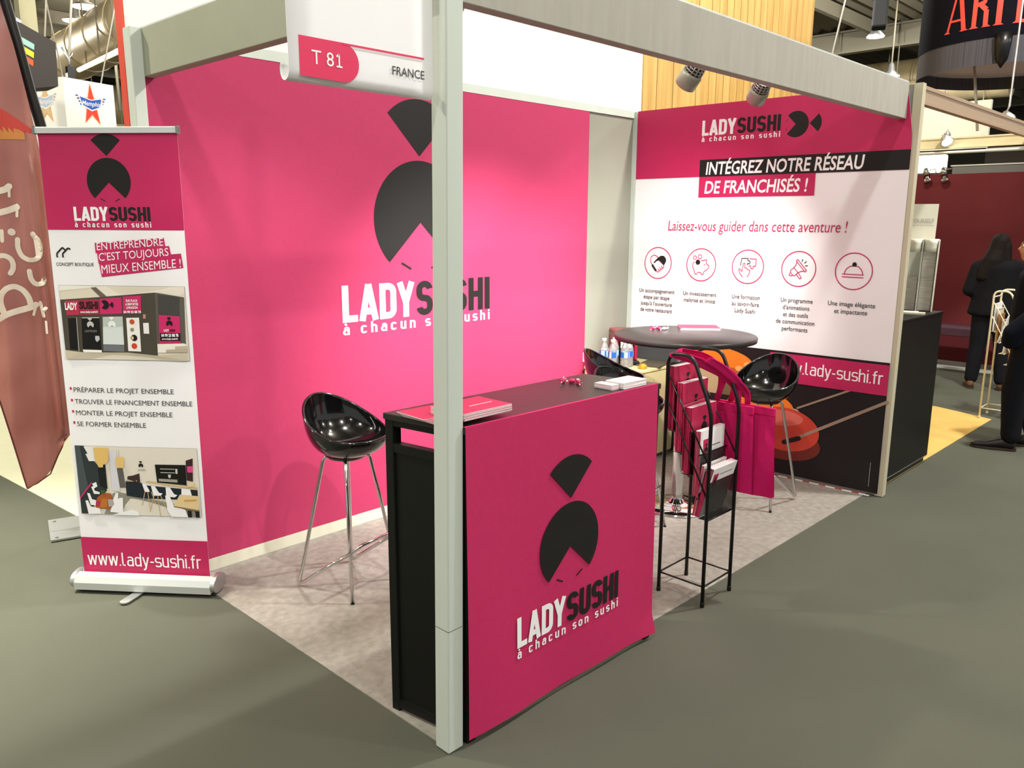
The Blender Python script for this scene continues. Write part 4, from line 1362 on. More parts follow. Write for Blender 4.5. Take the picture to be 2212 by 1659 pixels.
for k, n, h, t_, kind, lb, grp in specs:
    first = None
    for i in range(n):
        yy = RY + YS[k] + 0.008 + t_ * (i + 1) * 1.06
        zz = 0.409 + 0.094 * k
        dx = random.uniform(-0.002, 0.002)
        if i == 0 and kind == 'pink':
            dx = -0.004 if k != 2 else 0.004
        first_ = standing_book('brochure' if kind == 'pink' else 'flyer', lb, 'brochure' if kind == 'pink' else 'flyer', RX + 0.12 + dx, yy, zz, 0.0, 0.207, h, t_, BROCH if kind == 'pink' else PAPER, BROCH, grp, deco_pink if kind == 'pink' else deco_white, first=first, rx=random.uniform(-0.006, 0.006))
        if first is None:
            first = first_
o = standing_book('brochure', 'slightly skewed magenta brochure sticking up at the back of the middle pocket', 'brochure', RX + 0.118, RY + YS[2] + 0.044, 0.409 + 0.094 * 2 + 0.012, 0.0, 0.207, 0.305, 0.003, BROCH, BROCH, None)
o.rotation_euler = (0, math.radians(-2.2), 0)
first = None
def deco_card(p):
    p.rect(-0.085, 0.15, -0.045, 0.215, BROCH, 1); emblem(p, -0.065, 0.177, 0.012, INK, 2, eyes=False)
    p.rect(-0.03, 0.205, 0.075, 0.208, GREYTX, 1); p.rect(-0.09, 0.13, -0.03, 0.132, LTGREY, 1)
for i in range(6):
    lean = math.radians(12.5 + 0.5 * (5 - i))
    f_ = standing_book('flyer', 'white leaflet leaning out of the lowest pocket of the black rack', 'flyer', RX + 0.12 + random.uniform(-.002, .002), RY + 0.0535 + 0.0042 * i, 0.410, lean, 0.205, 0.245, 0.0036, PAPER, BROCH, 'leaflets leaning in the lowest pocket', deco_card, first=first)
    if first is None:
        first = f_
for i in range(2):
    standing_book('flyer', 'white leaflet leaning out of the lowest pocket of the black rack', 'flyer', RX + 0.112, RY + 0.080 + 0.0045 * i, 0.412, math.radians(9.5 - 1.0 * i), 0.205, 0.245, 0.0036, PAPER, BROCH, 'leaflets leaning in the lowest pocket', deco_card, first=first, rx=0.03)

# tote bags hanging from the rack
def tote(name, label, x, y0, y1, z0, z1, ph, strap):
    t = thing(name, label, 'bag', (x, (y0 + y1) / 2, z0))
    def side(sg):
        def fn(u, v):
            y = y0 + (y1 - y0) * u + 0.02 * (1 - v) * (u - 0.5) * 2
            z = z0 + (z1 - z0) * v - 0.012 * math.sin(u * PI) * (1 - v) + 0.01 * (u - 0.5) * (1 - v)
            b = 0.010 * math.sin(u * PI) * (1 - 0.6 * v) + 0.004 * math.sin(u * 9 + ph) * (1 - v) + 0.003 * math.sin(u * 17 + v * 5 + ph)
            return Vector((x + sg * (0.002 + b), y, z))
        return fn
    mb = MB(); mb.grid(side(1), 20, 20, TOTE); mb.grid(side(-1), 20, 20, TOTE)
    mb.build('cloth_body', t, world=True)
    mb = MB()
    mb.box((x - 0.0075, y0 - 0.001, z1 - 0.035), (x + 0.0075, y1 + 0.001, z1 + 0.001), TOTE, bevel=0.002)
    mb.build('hem', t, world=True)
    for pts, w in strap:
        pts = [Vector(q) for q in pts]
        pts = polytube(pts, 6, 0.06)
        mb = MB()
        n = len(pts)
        def rib(u, v):
            q = u * (n - 1); i = min(int(q), n - 2); f = q - i
            c = pts[i].lerp(pts[i + 1], f)
            ww = w[0] + (w[1] - w[0]) * math.sin(u * PI)
            d = Vector((0.35, -0.78, 0.5)).normalized() if 0.25 < u < 0.75 else Vector((0.2, -0.95, 0.2)).normalized()
            return c + d * ww * (v - 0.5) + Vector((0, 0, 0.004 * math.sin(v * 9 + u * 4)))
        mb.grid(rib, 36, 6, TOTE)
        mb.build('handle', t, world=True, thick=0.003)
    return t
tote('tote_bag', 'magenta cloth tote bag on the black rack, the one nearer the rack', 1.785, -0.075, 0.155, 0.485, 0.885, 0.3,
     [([(1.785, 0.12, 0.87), (1.775, 0.085, 0.97), (1.735, 0.06, 1.045), (1.62, 0.11, 1.125), (1.50, 0.165, 1.150), (1.49, 0.16, 1.135), (1.60, 0.10, 1.098), (1.735, 0.02, 1.005), (1.778, 0.0, 0.95), (1.785, 0.005, 0.87)], (0.028, 0.062))])
tote('tote_bag', 'magenta cloth tote bag on the black rack, hanging outermost beside the stool', 1.815, -0.165, 0.115, 0.478, 0.888, 1.9,
     [([(1.815, 0.06, 0.88), (1.795, 0.03, 0.97), (1.75, 0.005, 1.018), (1.66, 0.05, 1.082), (1.60, 0.08, 1.115), (1.66, 0.03, 1.075), (1.755, -0.02, 0.985), (1.80, -0.035, 0.94), (1.815, -0.03, 0.88)], (0.026, 0.05))])

# ------------------------------------------------------------------ roll-up banner
RL = Vector((-0.424, 2.107, 0))
RU = Vector((0.63988, -0.76847, 0))
RN = Vector((-0.76847, -0.63988, 0))
rb = thing('rollup_banner', 'tall roll-up banner with two shop pictures standing beside the brown flag', 'roll-up banner', tuple(RL + RU * 0.3 - RN * 0.05))
RQ = RL - RN * 0.05
def rsurf(u, v, d):
    c = 0.004 * math.sin((u + 0.01) / 0.62 * PI) * math.sin(v * 1.5)
    return RQ + RU * u + Z * v + RN * (c + d)
mb = MB(); mb.grid(lambda a, b: rsurf(-0.012 + 0.612 * a, 0.055 + 2.015 * b, 0), 10, 20, VINYL); mb.build('printed_sheet', rb, world=True)
# cassette
mb = MB()
cp = []
for i in range(17):
    a = -PI * 0.1 + (PI * 1.2) * i / 16
    cp.append((0.058 * math.cos(a), 0.055 + 0.030 * math.sin(a)))
cp = [(0.062, 0.016), (0.064, 0.05), (0.052, 0.078), (0.012, 0.084), (0.010, 0.074), (-0.012, 0.074), (-0.014, 0.084), (-0.05, 0.074), (-0.062, 0.045), (-0.06, 0.016)]
mb.prism(cp, RQ + RU * -0.03, RN, Z, RU, 0.655, ALUL)
cas = mb.build('cassette', rb, world=True)
for u0, w in ((-0.046, 0.016), (0.625, 0.020)):
    mb = MB()
    ep = [(0.066 * math.cos(2 * PI * i / 28), 0.050 + 0.042 * math.sin(2 * PI * i / 28)) for i in range(28)]
    ep = [(x, max(z, 0.010)) for x, z in ep]
    mb.prism(ep, RQ + RU * u0, RN, Z, RU, w, ALU)
    mb.build('end_cap', rb, world=True)
mb = MB()
fx = [(-0.022, -0.06), (0.022, -0.06), (0.022, 0.145)] + [(0.022 * math.cos(a), 0.145 + 0.02 * math.sin(a)) for a in [PI * i / 10 for i in range(1, 10)]] + [(-0.022, 0.145)]
fd = (RN * 0.98 - RU * 0.17).normalized(); fs_ = Vector((-fd.y, fd.x, 0))
mb.prism(fx, RQ + RU * 0.285 + Z * 0.003, fs_, fd, Z, 0.006, ALU); mb.build('swing_foot', rb, world=True)
mb = MB()
fx2 = [(-0.022, -0.15), (0.022, -0.15), (0.022, 0.05), (-0.022, 0.05)]
mb.prism(fx2, RQ + RU * 0.285 + Z * 0.010, fs_, fd, Z, 0.005, ALU); mb.build('swing_foot', rb, world=True)
mb = MB(); mb.prism([(-0.008, 2.064), (0.012, 2.064), (0.012, 2.086), (0.004, 2.091), (-0.008, 2.088)], RQ + RU * -0.020, RN, Z, RU, 0.628, ALUL); mb.build('top_rail', rb, world=True)
for u in (-0.027, 0.600):
    mb = MB(); mb.prism([(-0.010, 2.061), (0.015, 2.061), (0.015, 2.093), (-0.010, 2.093)], RQ + RU * u, RN, Z, RU, 0.008, mat('grey_end_plug', '#7C7D7B', 0.5)); mb.build('rail_plug', rb, world=True)
mb = MB(); mb.tube([RQ + RU * 0.29 - RN * 0.02 + Z * 0.06, RQ + RU * 0.29 - RN * 0.012 + Z * 2.07], 0.009, ALU); mb.build('support_pole', rb, world=True)
class RP(Pr):
    def rect(s, u0, v0, u1, v1, m, l=0, n=8):
        k = 10 if v1 - v0 > 0.15 else 2
        for i in range(n):
            a, b = u0 + (u1 - u0) * i / n, u0 + (u1 - u0) * (i + 1) / n
            for j in range(k):
                c, d = v0 + (v1 - v0) * j / k, v0 + (v1 - v0) * (j + 1) / k
                Pr.poly(s, [(a, c), (b, c), (b, d), (a, d)], m, l)
def rp():
    q = RP(RQ, RU, Z, RN); q.surf = lambda u, v, d: rsurf(u, v, d + 0.0015); return q
p = rp()
p.rect(-0.012, 1.664, 0.600, 2.066, PINKV, 0)
p.build('header_band', rb)
p = rp(); p.rect(-0.012, 0.060, 0.600, 0.252, PINKV, 0)
p.build('footer_band', rb)
p = rp(); emblem(p, 0.284, 1.867, 0.097, INK); p.build('emblem', rb)
logotype(rp, rb, 0.114, 0.456, 1.702, 0.059, 1.675, 0.018)
p = rp(); din_text(p, 'www.lady-sushi.fr', 0.013, 0.562, 0.115, 0.066, WHITEP, 1, 0.10, 0.085); p.build('web_address', rb)
p = rp()
p.stroke([(0.018, 1.545), (0.018, 1.562), (0.046, 1.588), (0.060, 1.575)], 0.007, INK, 1, caps=False)
p.stroke([(0.045, 1.545), (0.045, 1.562), (0.072, 1.586), (0.082, 1.580)], 0.007, INK, 1, caps=False)
p.text('CONCEPT BOUTIQUE', 0.010, 0.182, 1.509, 0.014, INK, 1, 0.008)
p.build('partner_logo', rb)
p = rp()
for pts in ([(0.196, 1.609), (0.507, 1.632), (0.513, 1.585), (0.196, 1.565)], [(0.203, 1.572), (0.528, 1.598), (0.536, 1.545), (0.205, 1.52)], [(0.206, 1.535), (0.578, 1.566), (0.584, 1.505), (0.214, 1.462)]):
    p.poly(pts, PINKP, 1)
p.text('ENTREPRENDRE', 0.204, 0.503, 1.577, 0.032, WHITEP, 2, 0.0, slope=0.075)
p.text("C'EST TOUJOURS", 0.209, 0.523, 1.531, 0.033, WHITEP, 2, 0.0, slope=0.082)
p.text('MIEUX ENSEMBLE !', 0.216, 0.574, 1.477, 0.036, WHITEP, 2, 0.0, slope=0.085)
p.build('slogan_block', rb)
for t_, u1, b in (('PRÉPARER LE PROJET ENSEMBLE', 0.497, 0.946), ('TROUVER LE FINANCEMENT ENSEMBLE', 0.578, 0.892), ('MONTER LE PROJET ENSEMBLE', 0.483, 0.840), ('SE FORMER ENSEMBLE', 0.356, 0.788)):
    p = rp()
    p.text(t_, 0.030, u1, b, 0.0215, GREYTX, 1, 0.0)
    p.poly([(0.012, b + 0.010), (0.021, b + 0.010), (0.021, b + 0.022), (0.012, b + 0.022)], PINKP, 1)
    p.build('bullet_line', rb)

def cm_(h, name):
    return mat('print_' + name, h, 0.5, spec=0.3)
def photo_map(q, TL, TR, BL, u0, v0, u1, v1):
    ax, ay = TR[0] - TL[0], TR[1] - TL[1]
    bx, by = BL[0] - TL[0], BL[1] - TL[1]
    det = ax * by - ay * bx
    def f(pt):
        x, y = pt[0] - TL[0], pt[1] - TL[1]
        a = (x * by - y * bx) / det
        b = (ax * y - ay * x) / det
        a = min(1, max(0, a)); b = min(1, max(0, b))
        return (u0 + (u1 - u0) * a, v1 - (v1 - v0) * b)
    return f
# street front picture
p = rp()
f = photo_map(p, (57, 40), (2055, 80), (180, 1212), 0.012, 1.097, 0.582, 1.424)
PP = lambda pts, h, l, nm: p.poly([f(q) for q in pts], cm_(h, nm), l)
CW, DK, PKc, WHc = '#DAD2BF', '#4C463C', '#C92E68', '#EDEAE6'
p.rect(0.011, 1.0965, 0.583, 1.425, cm_('#8A867E', 'frame'), 1)
p.rect(0.0125, 1.098, 0.5815, 1.4235, cm_(CW, 'plaster'), 2)
PP([(60, 40), (300, 45), (640, 60), (660, 75), (60, 125)], '#ECE7DB', 3, 'ceiling')
PP([(575, 78), (660, 72), (830, 218), (740, 232)], '#6B5F54', 4, 'shade')
PP([(640, 60), (2055, 80), (2060, 170), (1980, 225), (1600, 165), (830, 215)], '#E3DCCB', 3, 'soffit')
PP([(80, 265), (820, 222), (1595, 165), (1670, 1160), (1200, 1110), (780, 1110), (460, 1105), (165, 1070)], DK, 4, 'front')
PP([(1595, 165), (2060, 245), (2110, 980), (1660, 970)], '#5C5750', 4, 'flank')
PP([(1650, 200), (1985, 240), (1998, 545), (1670, 515)], '#45443F', 5, 'darkwin')
PP([(160, 285), (380, 275), (395, 505), (190, 510)], '#B8324F', 5, 'pk1')
PP([(390, 272), (705, 262), (725, 500), (400, 505)], '#A9304C', 5, 'pk2')
PP([(720, 255), (1070, 235), (1088, 490), (738, 498)], PKc, 5, 'pk')
PP([(1095, 225), (1380, 210), (1392, 480), (1105, 490)], PKc, 5, 'pk')
PP([(210, 560), (350, 555), (385, 1065), (245, 1060)], '#151413', 5, 'door')
PP([(345, 545), (358, 545), (400, 1085), (386, 1085)], '#A7A59C', 6, 'jamb')
PP([(430, 550), (720, 548), (760, 1060), (455, 1050)], '#161515', 5, 'glass')
PP([(440, 548), (720, 546), (721, 558), (441, 560)], '#C9C9C4', 6, 'blind')
PP([(775, 540), (1095, 535), (1130, 985), (790, 975)], '#B9C2BC', 5, 'frost')
PP([(782, 700), (1105, 700), (1125, 985), (790, 975)], '#D3DAD7', 6, 'frost2')
PP([(790, 980), (1130, 990), (1135, 1100), (795, 1085)], '#6E7075', 6, 'sill')
PP([(1155, 558), (1360, 555), (1405, 1095), (1198, 1085)], '#F0EEE9', 6, 'menu')
PP([(455, 1060), (765, 1070), (770, 1108), (470, 1105)], '#F1EEE6', 6, 'step')
PP([(1660, 975), (2085, 968), (2145, 1010), (2145, 1110), (1670, 1115)], '#EFE9DE', 5, 'stepw')
PP([(1940, 1015), (2145, 1005), (2145, 1060), (1945, 1060)], '#C0B49E', 6, 'stair'); PP([(1800, 1065), (2145, 1060), (2145, 1110), (1805, 1112)], '#B9AC95', 6, 'stair2')
PP([(165, 1068), (460, 1105), (1200, 1110), (1665, 1165), (2145, 1120), (2145, 1258), (180, 1212)], '#C9BEA8', 5, 'paving')
PP([(1670, 515), (2000, 540), (2030, 965), (1690, 965)], PKc, 6, 'pk')
PP([(1695, 800), (2018, 805), (2025, 928), (1705, 928)], '#1B191A', 7, 'blk')
PP([(1425, 640), (1515, 638), (1528, 812), (1440, 808)], WHc, 6, 'notice'); PP([(1420, 505), (1465, 503), (1468, 570), (1425, 572)], '#B98C84', 6, 'plate')
def pe(c, r, m, l, **k):
    a, b = f(c), f((c[0] + r, c[1]))
    emblem(p, a[0], a[1], b[0] - a[0], m, l, eyes=False, **k)
pe((808, 348), 70, cm_('#1B1718', 'ink'), 7, rot=-PI / 2)
pe((1845, 655), 50, cm_('#1B1718', 'ink'), 8)
pe((580, 665), 55, cm_('#BDBDB9', 'etch'), 7); pe((930, 665), 62, cm_('#E6ECE8', 'etch2'), 7)
def pt_(t_, x0, x1, y, cap, h, l, nm, bold=0.03):
    a, b, c = f((x0, y)), f((x1, y)), f((x0, y - cap))
    p.text(t_, a[0], b[0], a[1], c[1] - a[1], cm_(h, nm), l, bold, slope=(b[1] - a[1]) / max(1e-6, b[0] - a[0]))
pt_('LADY', 170, 372, 428, 115, '#F4F0EE', 7, 'wht', 0.045); pt_('SUSHI', 405, 708, 415, 120, '#2A1618', 7, 'ink2', 0.045)
pt_('www.lady-sushi.fr', 415, 705, 475, 32, '#F4F0EE', 7, 'wht'); pt_('SUR PLACE', 1148, 1330, 308, 38, '#F4F0EE', 7, 'wht'); pt_('A EMPORTER', 1142, 1350, 362, 38, '#F4F0EE', 7, 'wht'); pt_('LIVRAISON', 1160, 1338, 416, 38, '#F4F0EE', 7, 'wht')
pt_('04 99 23 88 78', 1115, 1392, 486, 40, '#F4F0EE', 7, 'wht', 0.045); pt_('LADY', 1762, 1845, 778, 38, '#F4F0EE', 8, 'wht'); pt_('SUSHI', 1850, 1940, 778, 38, '#2A1618', 8, 'ink2')
pt_('04 99 23 88 78', 1725, 1995, 862, 48, '#F4F0EE', 8, 'wht', 0.045); pt_('www.lady-sushi.fr', 1732, 1990, 908, 30, '#F4F0EE', 8, 'wht'); pt_('LADYSUSHI', 490, 685, 782, 36, '#77776F', 7, 'etch3')
for c, r, h, nm in (((1250, 620), 40, '#C9502F', 'sal'), ((1255, 745), 30, '#8C9168', 'grn'), ((1290, 875), 50, '#201A18', 'nori'), ((1255, 875), 28, '#D9C79A', 'ric'), ((1295, 1005), 45, '#D0482C', 'sal2')):
    a, b = f(c), f((c[0] + r, c[1])); p.disc(a[0], a[1], b[0] - a[0], cm_(h, nm), 7)
PP([(660, 840), (725, 842), (735, 900), (690, 940), (660, 900)], '#B9BCBB', 7, 'chair')
p.build('shop_picture', rb)
# restaurant picture
p = rp()
f = photo_map(p, (285, 135), (1985, 190), (375, 1085), 0.007, 0.369, 0.583, 0.696)
p.rect(0.0065, 0.3685, 0.5835, 0.6965, cm_('#8A867E', 'frame'), 1)
p.rect(0.0075, 0.3695, 0.5825, 0.6955, cm_('#DCD5C8', 'wall2'), 2)
PP([(285, 135), (415, 140), (480, 260), (620, 420), (740, 760), (470, 1085), (375, 1085)], '#2E3637', 3, 'darkwall')
PP([(285, 135), (360, 140), (470, 700), (370, 860), (350, 860)], '#454E51', 4, 'slatewall')
PP([(415, 150), (600, 150), (600, 350), (490, 350), (440, 250), (470, 245)], '#E4E2DF', 5, 'beam2')
PP([(350, 860), (420, 770), (520, 640), (530, 660), (430, 790), (360, 880)], '#C32A62', 5, 'pkline')
PP([(770, 200), (870, 190), (930, 770), (815, 760)], '#D2D0D6', 4, 'dooropen')
PP([(610, 400), (720, 400), (750, 740), (640, 690)], '#1A1A1B', 5, 'glass2')
PP([(880, 450), (965, 450), (1010, 720), (925, 720)], '#5E5B55', 4, 'rack2')
PP([(900, 780), (1280, 860), (2040, 1040), (2050, 1150), (700, 1110), (820, 800)], '#8F8B80', 3, 'floor2')
PP([(1005, 630), (1170, 630), (1300, 690), (2010, 760), (2020, 900), (1250, 870), (1020, 830)], '#1E262E', 4, 'barfront')
PP([(1015, 610), (1165, 615), (1165, 635), (1010, 632)], '#B5A58C', 5, 'till')
PP([(1035, 560), (1110, 550), (1200, 520), (1215, 680), (1150, 640), (1030, 600)], '#3A2A28', 5, 'tillm')
PP([(1280, 640), (1330, 625), (2015, 720), (2010, 750)], '#D0B586', 5, 'bartop')
PP([(1415, 400), (1840, 410), (1860, 690), (1450, 650)], '#14130F', 5, 'kitchen')
PP([(1470, 595), (1730, 610), (1735, 650), (1475, 632)], '#9B9A8E', 6, 'steel2')
PP([(1490, 455), (1690, 462), (1690, 470), (1490, 464)], '#C9C7BF', 6, 'shelf2'); PP([(1495, 505), (1695, 512), (1695, 520), (1495, 514)], '#C9C7BF', 6, 'shelf2'); PP([(1700, 460), (1728, 462), (1732, 530), (1705, 528)], '#D9D7D0', 6, 'shelf2'); PP([(1600, 540), (1640, 540), (1636, 585), (1608, 585)], '#D9D7D0', 6, 'shelf2')
PP([(1840, 350), (1935, 320), (1945, 640), (1860, 620)], '#3B2224', 5, 'nook'); PP([(1860, 430), (1940, 425), (1942, 515), (1868, 512)], '#D9488A', 6, 'nookpk')
PP([(580, 975), (600, 860), (690, 790), (800, 800), (860, 980), (780, 1020), (580, 1010)], '#A65A2B', 5, 'table2'); PP([(590, 910), (660, 905), (650, 965), (585, 970)], '#B82A56', 6, 'mat'); PP([(755, 880), (835, 885), (850, 985), (765, 985)], '#A9A3A4', 6, 'plate2'); PP([(700, 870), (750, 875), (745, 1000), (640, 1000), (660, 890)], '#B8702F', 6, 'wood2')
PP([(650, 750), (720, 760), (700, 810), (660, 800)], '#3C5A2A', 7, 'plant2')
for pts in ([(435, 900), (470, 895), (510, 980), (640, 1010), (660, 1085), (480, 1090)], [(460, 790), (500, 800), (530, 880), (590, 895), (580, 970), (510, 960)], [(520, 705), (550, 700), (570, 760), (640, 780), (640, 808), (560, 805)], [(535, 660), (590, 640), (610, 700), (560, 730)], [(870, 790), (905, 790), (900, 950), (850, 960), (830, 890)], [(920, 860), (970, 860), (975, 1060), (930, 1075), (790, 1060), (800, 1010)], [(820, 1100), (1100, 1025), (1190, 1060), (1200, 1110), (900, 1110)],
            [(1240, 665), (1290, 665), (1345, 760), (1345, 780), (1280, 775)], [(1365, 695), (1420, 700), (1480, 790), (1530, 800), (1500, 832), (1400, 830)], [(1570, 715), (1630, 720), (1690, 810), (1735, 825), (1700, 855), (1580, 845)], [(1790, 735), (1910, 745), (1935, 830), (1790, 820)], [(1565, 830), (1620, 820), (1690, 980), (1850, 1030), (1890, 1140), (1660, 1135), (1600, 1040)]):
    PP(pts, '#EDEBEC', 7, 'seatw')
for a, b in (((1280, 780), (1245, 960)), ((1320, 780), (1360, 1040)), ((1410, 830), (1355, 1055)), ((1460, 830), (1505, 1125)), ((1500, 830), (1580, 1000)), ((1370, 780), (1435, 950))):
    p.stroke([f(a), f(b)], 0.0035, cm_('#C4A67C', 'legw'), 6)
PP([(1685, 975), (1770, 815), (2030, 840), (2040, 1035)], '#DCC493', 8, 'table3'); PP([(1830, 890), (2000, 885), (2005, 905), (1835, 912)], '#C99A4C', 9, 'board3'); PP([(1685, 978), (2040, 1035), (2042, 1055), (1690, 990)], '#8B6B48', 8, 'edge3')
PP([(1880, 1040), (1935, 1045), (1945, 1145), (1895, 1142)], '#1B1917', 8, 'leg3'); PP([(1985, 1050), (2045, 1055), (2050, 1148), (2000, 1146)], '#1B1917', 8, 'leg3'); PP([(1870, 670), (1920, 635), (1970, 660), (1960, 710), (1880, 710)], '#D9C9A2', 8, 'bread')
PP([(555, 160), (765, 165), (770, 330), (745, 380), (695, 395), (690, 435), (630, 435), (600, 370), (575, 310)], '#DDB66A', 8, 'lampy'); PP([(870, 300), (925, 285), (990, 300), (990, 400), (975, 445), (890, 440), (868, 380)], '#DDBB74', 8, 'lampy2'); p.stroke([f((915, 195)), f((918, 290))], 0.0015, cm_('#8B8578', 'cord2'), 7)
a, b = f((1222, 415)), f((1254, 415)); emblem(p, a[0], a[1], b[0] - a[0], cm_('#1B1718', 'ink'), 6, eyes=False)
pt_('LADYSUSHI', 1180, 1282, 480, 18, '#8C857C', 6, 'etch4')
p.build('restaurant_picture', rb)

# ------------------------------------------------------------------ brown flag on its black pole
F0 = Vector((-0.20, 2.95, 0)); FE = Vector((0.962, -0.271, 0)); FNn = Vector((-0.271, -0.962, 0))
fl = thing('feather_flag', 'translucent brown feather flag with white lettering on a bent black pole', 'flag', tuple(F0))
out = [(-0.36, 3.25), (-0.085, 2.83), (-0.056, 2.715), (-0.005, 2.441), (0.043, 2.11), (0.052, 1.764), (0.05, 1.406), (0.052, 0.96), (0.049, 0.574), (0.032, 0.555), (0.015, 0.552), (-0.010, 0.50), (-0.03, 0.44), (-0.072, 0.341), (-0.12, 0.305), (-0.188, 0.273), (-0.22, 0.481), (-0.264, 0.776), (-0.315, 1.062), (-0.40, 1.5), (-0.46, 2.2), (-0.44, 2.9)]
def right_edge(z):
    R_ = [(3.25, -0.19), (2.88, -0.085), (2.713, -0.058), (2.545, -0.024), (2.353, 0.003), (2.177, 0.026), (2.042, 0.04), (1.764, 0.050), (0.574, 0.050), (0.552, 0.015), (0.44, -0.03), (0.341, -0.072), (0.273, -0.186)]
    for (a, b), (c, d) in zip(R_, R_[1:]):
        if a >= z >= c:
            return b + (d - b) * (a - z) / (a - c)
    return R_[0][1] if z > 3.25 else R_[-1][1]
def left_edge(z):
    L_ = [(3.25, -0.50), (2.4, -0.52), (1.5, -0.42), (1.062, -0.315), (0.776, -0.264), (0.481, -0.22), (0.273, -0.189)]
    for (a, b), (c, d) in zip(L_, L_[1:]):
        if a >= z >= c:
            return b + (d - b) * (a - z) / (a - c)
    return L_[-1][1]
def fsurf(e, z, d=0.0):
    w = 0.022 * math.sin(e * 16 + z * 1.1) + 0.014 * math.sin(e * 34 - z * 2.2 + 1) + 0.012 * math.sin(z * 3 + e * 5)
    w *= 0.5 + 0.5 * min(1, max(0, (3.2 - z) / 1.5))
    fold = 0.05 * math.exp(-((e - 0.0) / 0.018) ** 2) * (1 if z < 2.0 else 0.3)
    return F0 + FE * e + Z * z + FNn * (w + fold + d)
mb = MB()
def flagf(u, v):
    z = 3.25 - (3.25 - 0.274) * v
    a, b = left_edge(z), right_edge(z)
    return fsurf(a + (b - a) * u, z)
mb.grid(flagf, 44, 60, FLAGM)
mb.build('cloth', fl, world=True)
mb = MB()
mb.tube([fsurf(left_edge(z), z) for z in [1.6 - i * 0.066 for i in range(21)]] + [fsurf(right_edge(z), z) for z in (0.30, 0.34, 0.40, 0.44, 0.5, 0.55)], 0.004, mat('dark_hem', '#6A302B', 0.7), seg=6)
mb.build('hem', fl, world=True)
mb = MB()
pp = [(-0.20, 3.40), (-0.12, 3.12), (-0.063, 2.881), (-0.041, 2.759), (-0.004, 2.547), (0.028, 2.327), (0.059, 2.172), (0.082, 1.928), (0.092, 1.5), (0.092, 1.158), (0.092, 0.03)]
pts = [F0 + FE * e + Z * z - FNn * 0.02 for e, z in pp]
mb.tube(polytube(pts, 5, 0.3), 0.026, BLACKM, seg=14)
mb.build('pole', fl, world=True)
mb = MB()
c0 = Vector((-0.337, 2.854, 0)); c1 = Vector((-0.251, 3.193, 0)); du = Vector((0.42, -0.12, 0))
Pq = [c0, c0 + du, c1 + du, c1]
mb.hexa([q + Z * 0.002 for q in Pq] + [q + Z * 0.012 for q in Pq], ALU)
bp_ = mb.build('base_plate', fl, world=True)
for a, b in ((0.07, 0.08), (0.07, 0.88)):
    q = c0 + (c1 - c0) * b + du * a
    mb = MB(); mb.lathe([(0, 0.002), (0.009, 0.001), (0.009, 0)], GREYD, c=q + Z * 0.012, seg=12); mb.build('bolt', fl, world=True)
mb = MB(); mb.tube([F0 + FE * 0.092 - FNn * 0.02 + Z * 0.012, F0 + FE * 0.092 - FNn * 0.02 + Z * 0.12], 0.032, BLACKM); mb.build('pole_socket', fl, world=True)
IV = mat('ivory_print', '#F3E8D8', 0.6)
p = Pr(F0, FE, Z, FNn); p.surf = lambda u, v, d: fsurf(u, v, d + 0.004)
for pts, w in (([(-0.24, 1.822), (-0.171, 1.844), (-0.129, 1.856), (-0.113, 1.871)], 0.022), ([(-0.113, 1.878), (-0.117, 1.822)], 0.009),
               ([(-0.26, 1.718), (-0.182, 1.736), (-0.123, 1.753), (-0.09, 1.768)], 0.022), ([(-0.087, 1.78), (-0.093, 1.723)], 0.009),
               ([(-0.168, 1.649), (-0.171, 1.597)], 0.012), ([(-0.102, 1.606), (-0.106, 1.563), (-0.092, 1.519), (-0.06, 1.500), (-0.026, 1.503), (-0.008, 1.532), (-0.004, 1.576), (-0.011, 1.605), (-0.03, 1.625), (-0.032, 1.634)], 0.017),
               ([(-0.026, 1.61), (-0.023, 1.571), (-0.022, 1.523)], 0.009), ([(-0.24, 1.515), (-0.204, 1.521), (-0.17, 1.525), (-0.143, 1.51), (-0.133, 1.481), (-0.138, 1.452), (-0.151, 1.433)], 0.018),
               ([(-0.065, 1.445), (-0.063, 1.406), (-0.049, 1.380), (-0.03, 1.373), (-0.009, 1.383), (-0.004, 1.399)], 0.017),
               ([(-0.31, 1.165), (-0.238, 1.193), (-0.193, 1.22), (-0.132, 1.241), (-0.075, 1.258), (-0.053, 1.27)], 0.022), ([(-0.051, 1.272), (-0.068, 1.218)], 0.009),
               ([(-0.075, 1.256), (-0.079, 1.308), (-0.104, 1.350), (-0.14, 1.368), (-0.179, 1.356), (-0.206, 1.323), (-0.212, 1.28), (-0.199, 1.225)], 0.020),
               ([(-0.032, 1.281), (-0.026, 1.231), (-0.023, 1.206)], 0.011), ([(-0.026, 1.231), (-0.009, 1.253)], 0.012), ([(-0.016, 1.18), (-0.017, 1.12)], 0.008)):
    q = polytube([(a, b, 0) for a, b in pts], 4, 0.03)
    p.stroke([(v.x, v.y) for v in q], w * 1.4, IV, 1)
p.disc(-0.125, 1.643, 0.018, IV, 1)
p.build('lettering', fl)
p = Pr(F0, FE, Z, FNn); p.surf = lambda u, v, d: fsurf(u, v, d + 0.004)
for i in range(14):
    a, b = i / 14, (i + 1) / 14
    e0, e1 = -0.30 + 0.33 * a, -0.30 + 0.33 * b
    p.poly([(e0, 2.36 - 0.22 * a ** 1.2), (e1, 2.36 - 0.22 * b ** 1.2), (e1, 2.13 - 0.0 * b), (e0, 2.21 - 0.08 * a)], mat('flag_red_print', '#C9443C', 0.5), 1)
    e1 = min(e1, -0.02); e0 = min(e0, -0.02)
    p.poly([(e0, 2.21 - 0.08 * a), (e1, 2.13 + 0.08 * (1 - b)), (e1, 2.10), (e0, 2.10)], mat('flag_orange_print', '#D08A45', 0.5), 1)
p.build('red_print', fl)

